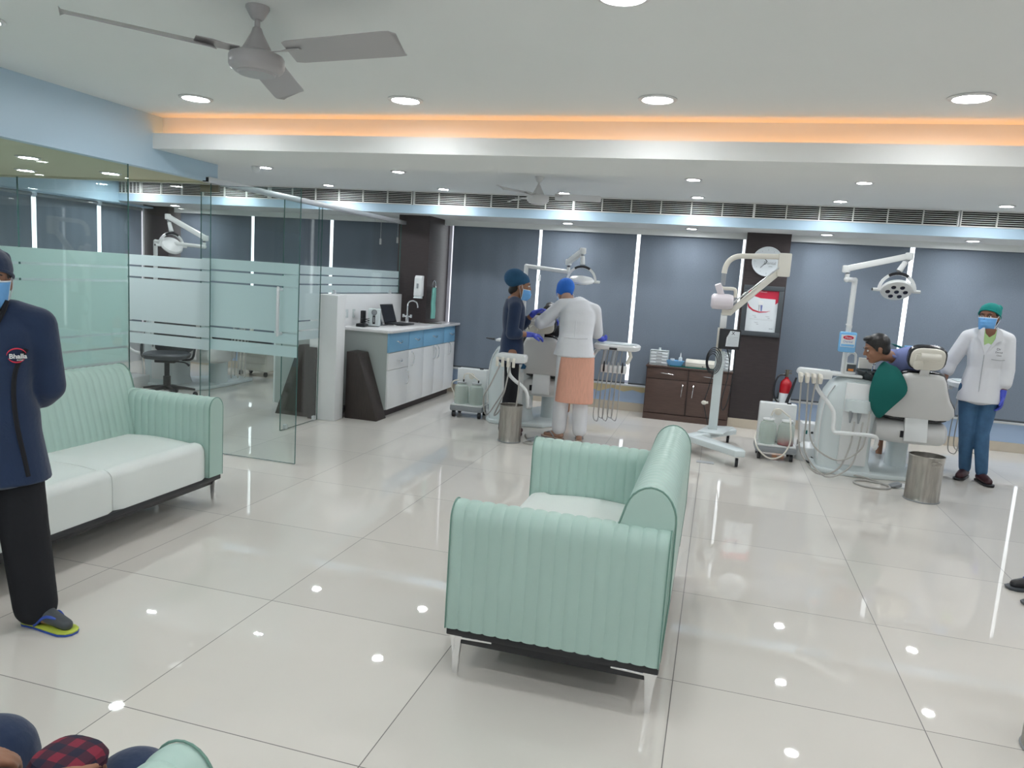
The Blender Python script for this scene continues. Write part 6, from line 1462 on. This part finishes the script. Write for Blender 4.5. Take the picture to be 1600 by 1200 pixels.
# ---- woman in white coat with green cap, right
legs6 = [dict(h=(0.08, 0, 0.86), k=(0.06, 0.04, 0.47), a=(0.02, -0.06, 0.09), toe=(0.07, 0.09, 0.035)), dict(h=(-0.08, 0, 0.86), k=(-0.06, 0.05, 0.47), a=(-0.11, 0.03, 0.09), toe=(-0.16, 0.17, 0.035))]
arms6 = [dict(s=(0.155, 0.0, 1.335), e=(0.27, -0.02, 1.08), w=(0.31, 0.06, 0.88), d=(0.1, 0.3, -0.8), p=(-1, 0.2, 0), t=1, curl=0.4),
         dict(s=(-0.150, 0.0, 1.335), e=(-0.185, 0.0, 1.06), w=(-0.175, 0.05, 0.82), d=(0.0, 0.1, -1), p=(1, 0.1, 0), t=-1, curl=0.45, glove=True)]
sp6 = stand(1.03, wide=0.90)
# chest faces the camera and slightly left: local +x (her right) points to world -x
t = person('person in a white coat, blue jeans and teal green cap standing at the far right', (2.40, 7.78, 0), math.radians(168), dict(
    spine=sp6, neck=(0, -0.01, 1.41), head=headframe((0.02, 0.02, 1.53), math.radians(-22), -0.02), arms=arms6, legs=legs6, skin='skin2', hair='low',
    cap=('greencap', 0.15, (0, 0.5, -0.86), 0.062), mask=True, maskdz=-0.008,
    garments=[dict(name='white_coat', m='whitecloth', fn=lambda mb: g_top(mb, sp6, arms6, 0.018, (0, 0.0, -0.14), 0, (1.35, 1.5), flare=1.16)),
              dict(name='jeans', m='denim', fn=lambda mb: g_pants(mb, legs6, 0.004, ((0, 0, 0.86), (0.15, 0.105, 0.09)), rad=(0.092, 0.062, 0.048), f=0.97))]))
mb = MB(); mb.prism([(-0.062, 1.42), (0.05, 1.42), (0.05, 1.36), (0.03, 1.22), (0.02, 1.21), (-0.03, 1.29), (-0.055, 1.37)], 0.072, 0.112, 'y'); mb.build('lime_top', M['lime'], t, bevel=0.006)
mb = MB(); mb.prism([(-0.048, 1.43), (0.042, 1.43), (0.034, 1.385), (0.0, 1.35), (-0.04, 1.385)], 0.072, 0.116, 'y'); mb.build('neck_skin', M['skin2'], t, bevel=0.006)
for s, pts in ((1, [(0.045, 1.45), (0.085, 1.41), (0.095, 1.35), (0.06, 1.30), (0.025, 1.20), (0.018, 1.20), (0.04, 1.32)]), (-1, [(-0.05, 1.45), (-0.095, 1.41), (-0.11, 1.33), (-0.07, 1.31), (0.0, 1.20), (0.01, 1.21), (-0.048, 1.34)])):
    mb = MB(); mb.prism(pts, 0.098, 0.121, 'y'); mb.build('lapel', M['whitecloth'], t, bevel=0.004)
for k in range(3): text(('Dr', 'Dental', 'Clinic')[k], (0.03, 0.022, 0.018)[k], frame((-0.97, -0.22, 0), (0, 0, 1), (-0.22, 0.97, 0), (-0.085-0.005*k, 0.124, 1.25-0.028*k)), M['ink'], t, name='chest_lettering')
mb = MB(); mb.tube([(-0.145, 0.088, 1.155), (-0.10, 0.115, 1.15), (-0.04, 0.122, 1.155)], 0.004, 6, smooth=3); mb.build('pocket_edge', M['lgrey'], t)
mb = MB(); mb.tube([(0.02, 0.122, 1.19), (0.02, 0.118, 1.08), (0.02, 0.122, 0.95), (0.02, 0.135, 0.76)], 0.0035, 6, smooth=3); mb.build('coat_opening', M['lgrey'], t)
for l in legs6:
    an, toe = V(l['a']), V(l['toe']); d = (toe-an); d.z = 0; d.normalize(); s_ = V((0, 0, 1)).cross(d)
    prof = [(-0.055, 0.026), (-0.04, 0.038), (0.03, 0.036), (0.11, 0.046), (0.17, 0.044), (0.205, 0.026)]
    pl = [(u_, w_) for u_, w_ in prof]+[(u_, -w_) for u_, w_ in reversed(prof)]
    o0 = V((an.x, an.y, 0))
    mb = MB(); mb.rings([[o0+d*u_*k+s_*w_*k+V((0, 0, z)) for u_, w_ in pl] for z, k in ((0.001, 1.0), (0.025, 1.04))]); sh = mb.build('shoe', M['black'], t, bevel=0.005)
    mb = MB(); mb.chain([o0-d*0.02+V((0, 0, 0.05)), o0+d*0.07+V((0, 0, 0.05)), o0+d*0.15+V((0, 0, 0.04))], [0.040, 0.042, 0.035], 14); mb.build('upper', M['shoe'], sh, remesh=0.006)

# ---- seated person at the bottom left edge (thighs, lap and a hand on a plaid pouch)
t = person('person in navy trousers seated at the bottom left corner holding a plaid pouch', (-1.18, 0.75, 0), 0.0, dict(
    spine=[((0, -0.12, 0.52), 0.17, 0.12), ((0, -0.14, 0.64), 0.16, 0.11), ((0, -0.16, 0.78), 0.17, 0.11), ((0, -0.17, 0.90), 0.18, 0.10), ((0, -0.17, 0.97), 0.13, 0.08), ((0, -0.17, 1.02), 0.055, 0.055)],
    neck=(0, -0.17, 1.0), head=headframe((0, -0.15, 1.13), 0, 0.1), hair='low', skin='skin',
    arms=[dict(s=(0.19, -0.16, 0.93), e=(0.25, -0.02, 0.72), w=(0.135, 0.19, 0.65), d=(-0.25, 0.9, 0.0), p=(0, 0, -1), t=-1, curl=0.4), dict(s=(-0.19, -0.16, 0.93), e=(-0.24, -0.02, 0.72), w=(-0.07, 0.16, 0.655), d=(0.25, 0.9, -0.05), p=(0, 0, -1), t=1, curl=0.4)],
    legs=[dict(h=(0.11, -0.10, 0.52), k=(0.145, 0.375, 0.53), a=(0.15, 0.33, 0.09), toe=(0.15, 0.47, 0.035)), dict(h=(-0.11, -0.10, 0.52), k=(-0.18, 0.345, 0.545), a=(-0.17, 0.28, 0.09), toe=(-0.17, 0.42, 0.035))],
    garments=[dict(name='trousers', m='navy', fn=lambda mb: g_pants(mb, [dict(h=(0.11, -0.10, 0.52), k=(0.145, 0.375, 0.53), a=(0.15, 0.33, 0.12)), dict(h=(-0.11, -0.10, 0.52), k=(-0.18, 0.345, 0.545), a=(-0.17, 0.28, 0.12))], 0.01, ((0, -0.12, 0.52), (0.17, 0.13, 0.09)), rad=(0.09, 0.078, 0.06))),
              dict(name='navy_top', m='navy', fn=lambda mb: (torso(mb, [((0, -0.12, 0.50), 0.18, 0.13), ((0, -0.14, 0.64), 0.17, 0.12), ((0, -0.16, 0.78), 0.18, 0.12), ((0, -0.17, 0.90), 0.19, 0.11), ((0, -0.17, 0.97), 0.13, 0.08)], (1, 0, 0), 0.008), limb(mb, [(0.19, -0.16, 0.93), (0.25, -0.02, 0.72)], [0.055, 0.05], 0.008), limb(mb, [(-0.19, -0.16, 0.93), (-0.24, -0.02, 0.72), (-0.16, 0.12, 0.68)], [0.055, 0.052, 0.045], 0.008)))]))
mb = MB(); mb.rings([sring((-1.10, 1.035), rx, ry, z, 28, 3.0) for z, rx, ry in ((0.618, 0.045, 0.045), (0.626, 0.058, 0.058), (0.645, 0.062, 0.060), (0.660, 0.054, 0.052), (0.668, 0.035, 0.033))]); o = mb.build('plaid_pouch', M['plaid']); tag(o, 'red and navy plaid pouch held on the lap at the bottom left', 'pouch')

# ---- dark shoes at the right edge
def flat(x, y, rz, label):
    t = thing('slip_on_shoe', label, 'shoe', (x, y, 0), rz)
    prof = [(-0.055, 0.026), (-0.04, 0.038), (0.03, 0.034), (0.11, 0.046), (0.17, 0.044), (0.205, 0.022)]
    pl = [(u_, w_) for u_, w_ in prof]+[(u_, -w_) for u_, w_ in reversed(prof)]
    mb = MB(); mb.rings([[V((u_*k, w_*k, z)) for u_, w_ in pl] for z, k in ((0.001, 1.0), (0.02, 1.04))]); mb.build('sole', M['dgrey'], t, bevel=0.004)
    mb = MB(); mb.chain([(0.06, 0, 0.035), (0.11, 0, 0.04), (0.165, 0, 0.033)], [0.034, 0.036, 0.028], 14)
    for s in (-1, 1): mb.chain([(-0.04, s*0.012, 0.035), (-0.02, s*0.027, 0.04), (0.05, s*0.028, 0.038)], [0.012, 0.013, 0.014], 10)
    mb.build('upper', M['black'], t, remesh=0.005)
    mb = MB(); mb.tube([(0.10, -0.03, 0.062), (0.12, 0.0, 0.078), (0.10, 0.03, 0.062)], 0.005, 8, smooth=3); mb.build('strap', M['bluestrap'], t)
flat(1.97, 4.82, math.radians(192), 'black slip on shoe at the right edge of the photo, the farther of the two')
flat(1.97, 4.60, math.radians(196), 'black slip on shoe at the right edge of the photo, the nearer of the two')

# ------------------------------------------------------------------ camera, world, view
cam = bpy.data.cameras.new('camera'); co = bpy.data.objects.new('camera', cam); C.objects.link(co)
pi_, ro, ya = 0.1407, 0.0653, 0.2642
cy, sy = math.cos(ya), math.sin(ya)
rv = V((cy, sy, 0)); fv = V((-sy, cy, 0)); uv = V((0, 0, 1))
f2 = fv*math.cos(pi_)-uv*math.sin(pi_); u2 = fv*math.sin(pi_)+uv*math.cos(pi_)
r3 = rv*math.cos(ro)+u2*math.sin(ro); u3 = u2*math.cos(ro)-rv*math.sin(ro)
co.matrix_world = frame(r3, u3, -f2, (0, 0, 1.6))
cam.sensor_width = 36.0; cam.sensor_fit = 'HORIZONTAL'; cam.lens = 36.0*1162/1600; cam.clip_start = 0.02; cam.clip_end = 200
bpy.context.scene.camera = co
w = bpy.data.worlds.new('daylight'); bpy.context.scene.world = w; w.use_nodes = True
w.node_tree.nodes['Background'].inputs[0].default_value = (0.93, 0.96, 1.0, 1)
w.node_tree.nodes['Background'].inputs[1].default_value = 2.3
vs = bpy.context.scene.view_settings
vs.view_transform = 'Standard'; vs.look = 'None'; vs.gamma = 1.0; vs.exposure = 0.18; vs.use_curve_mapping = False
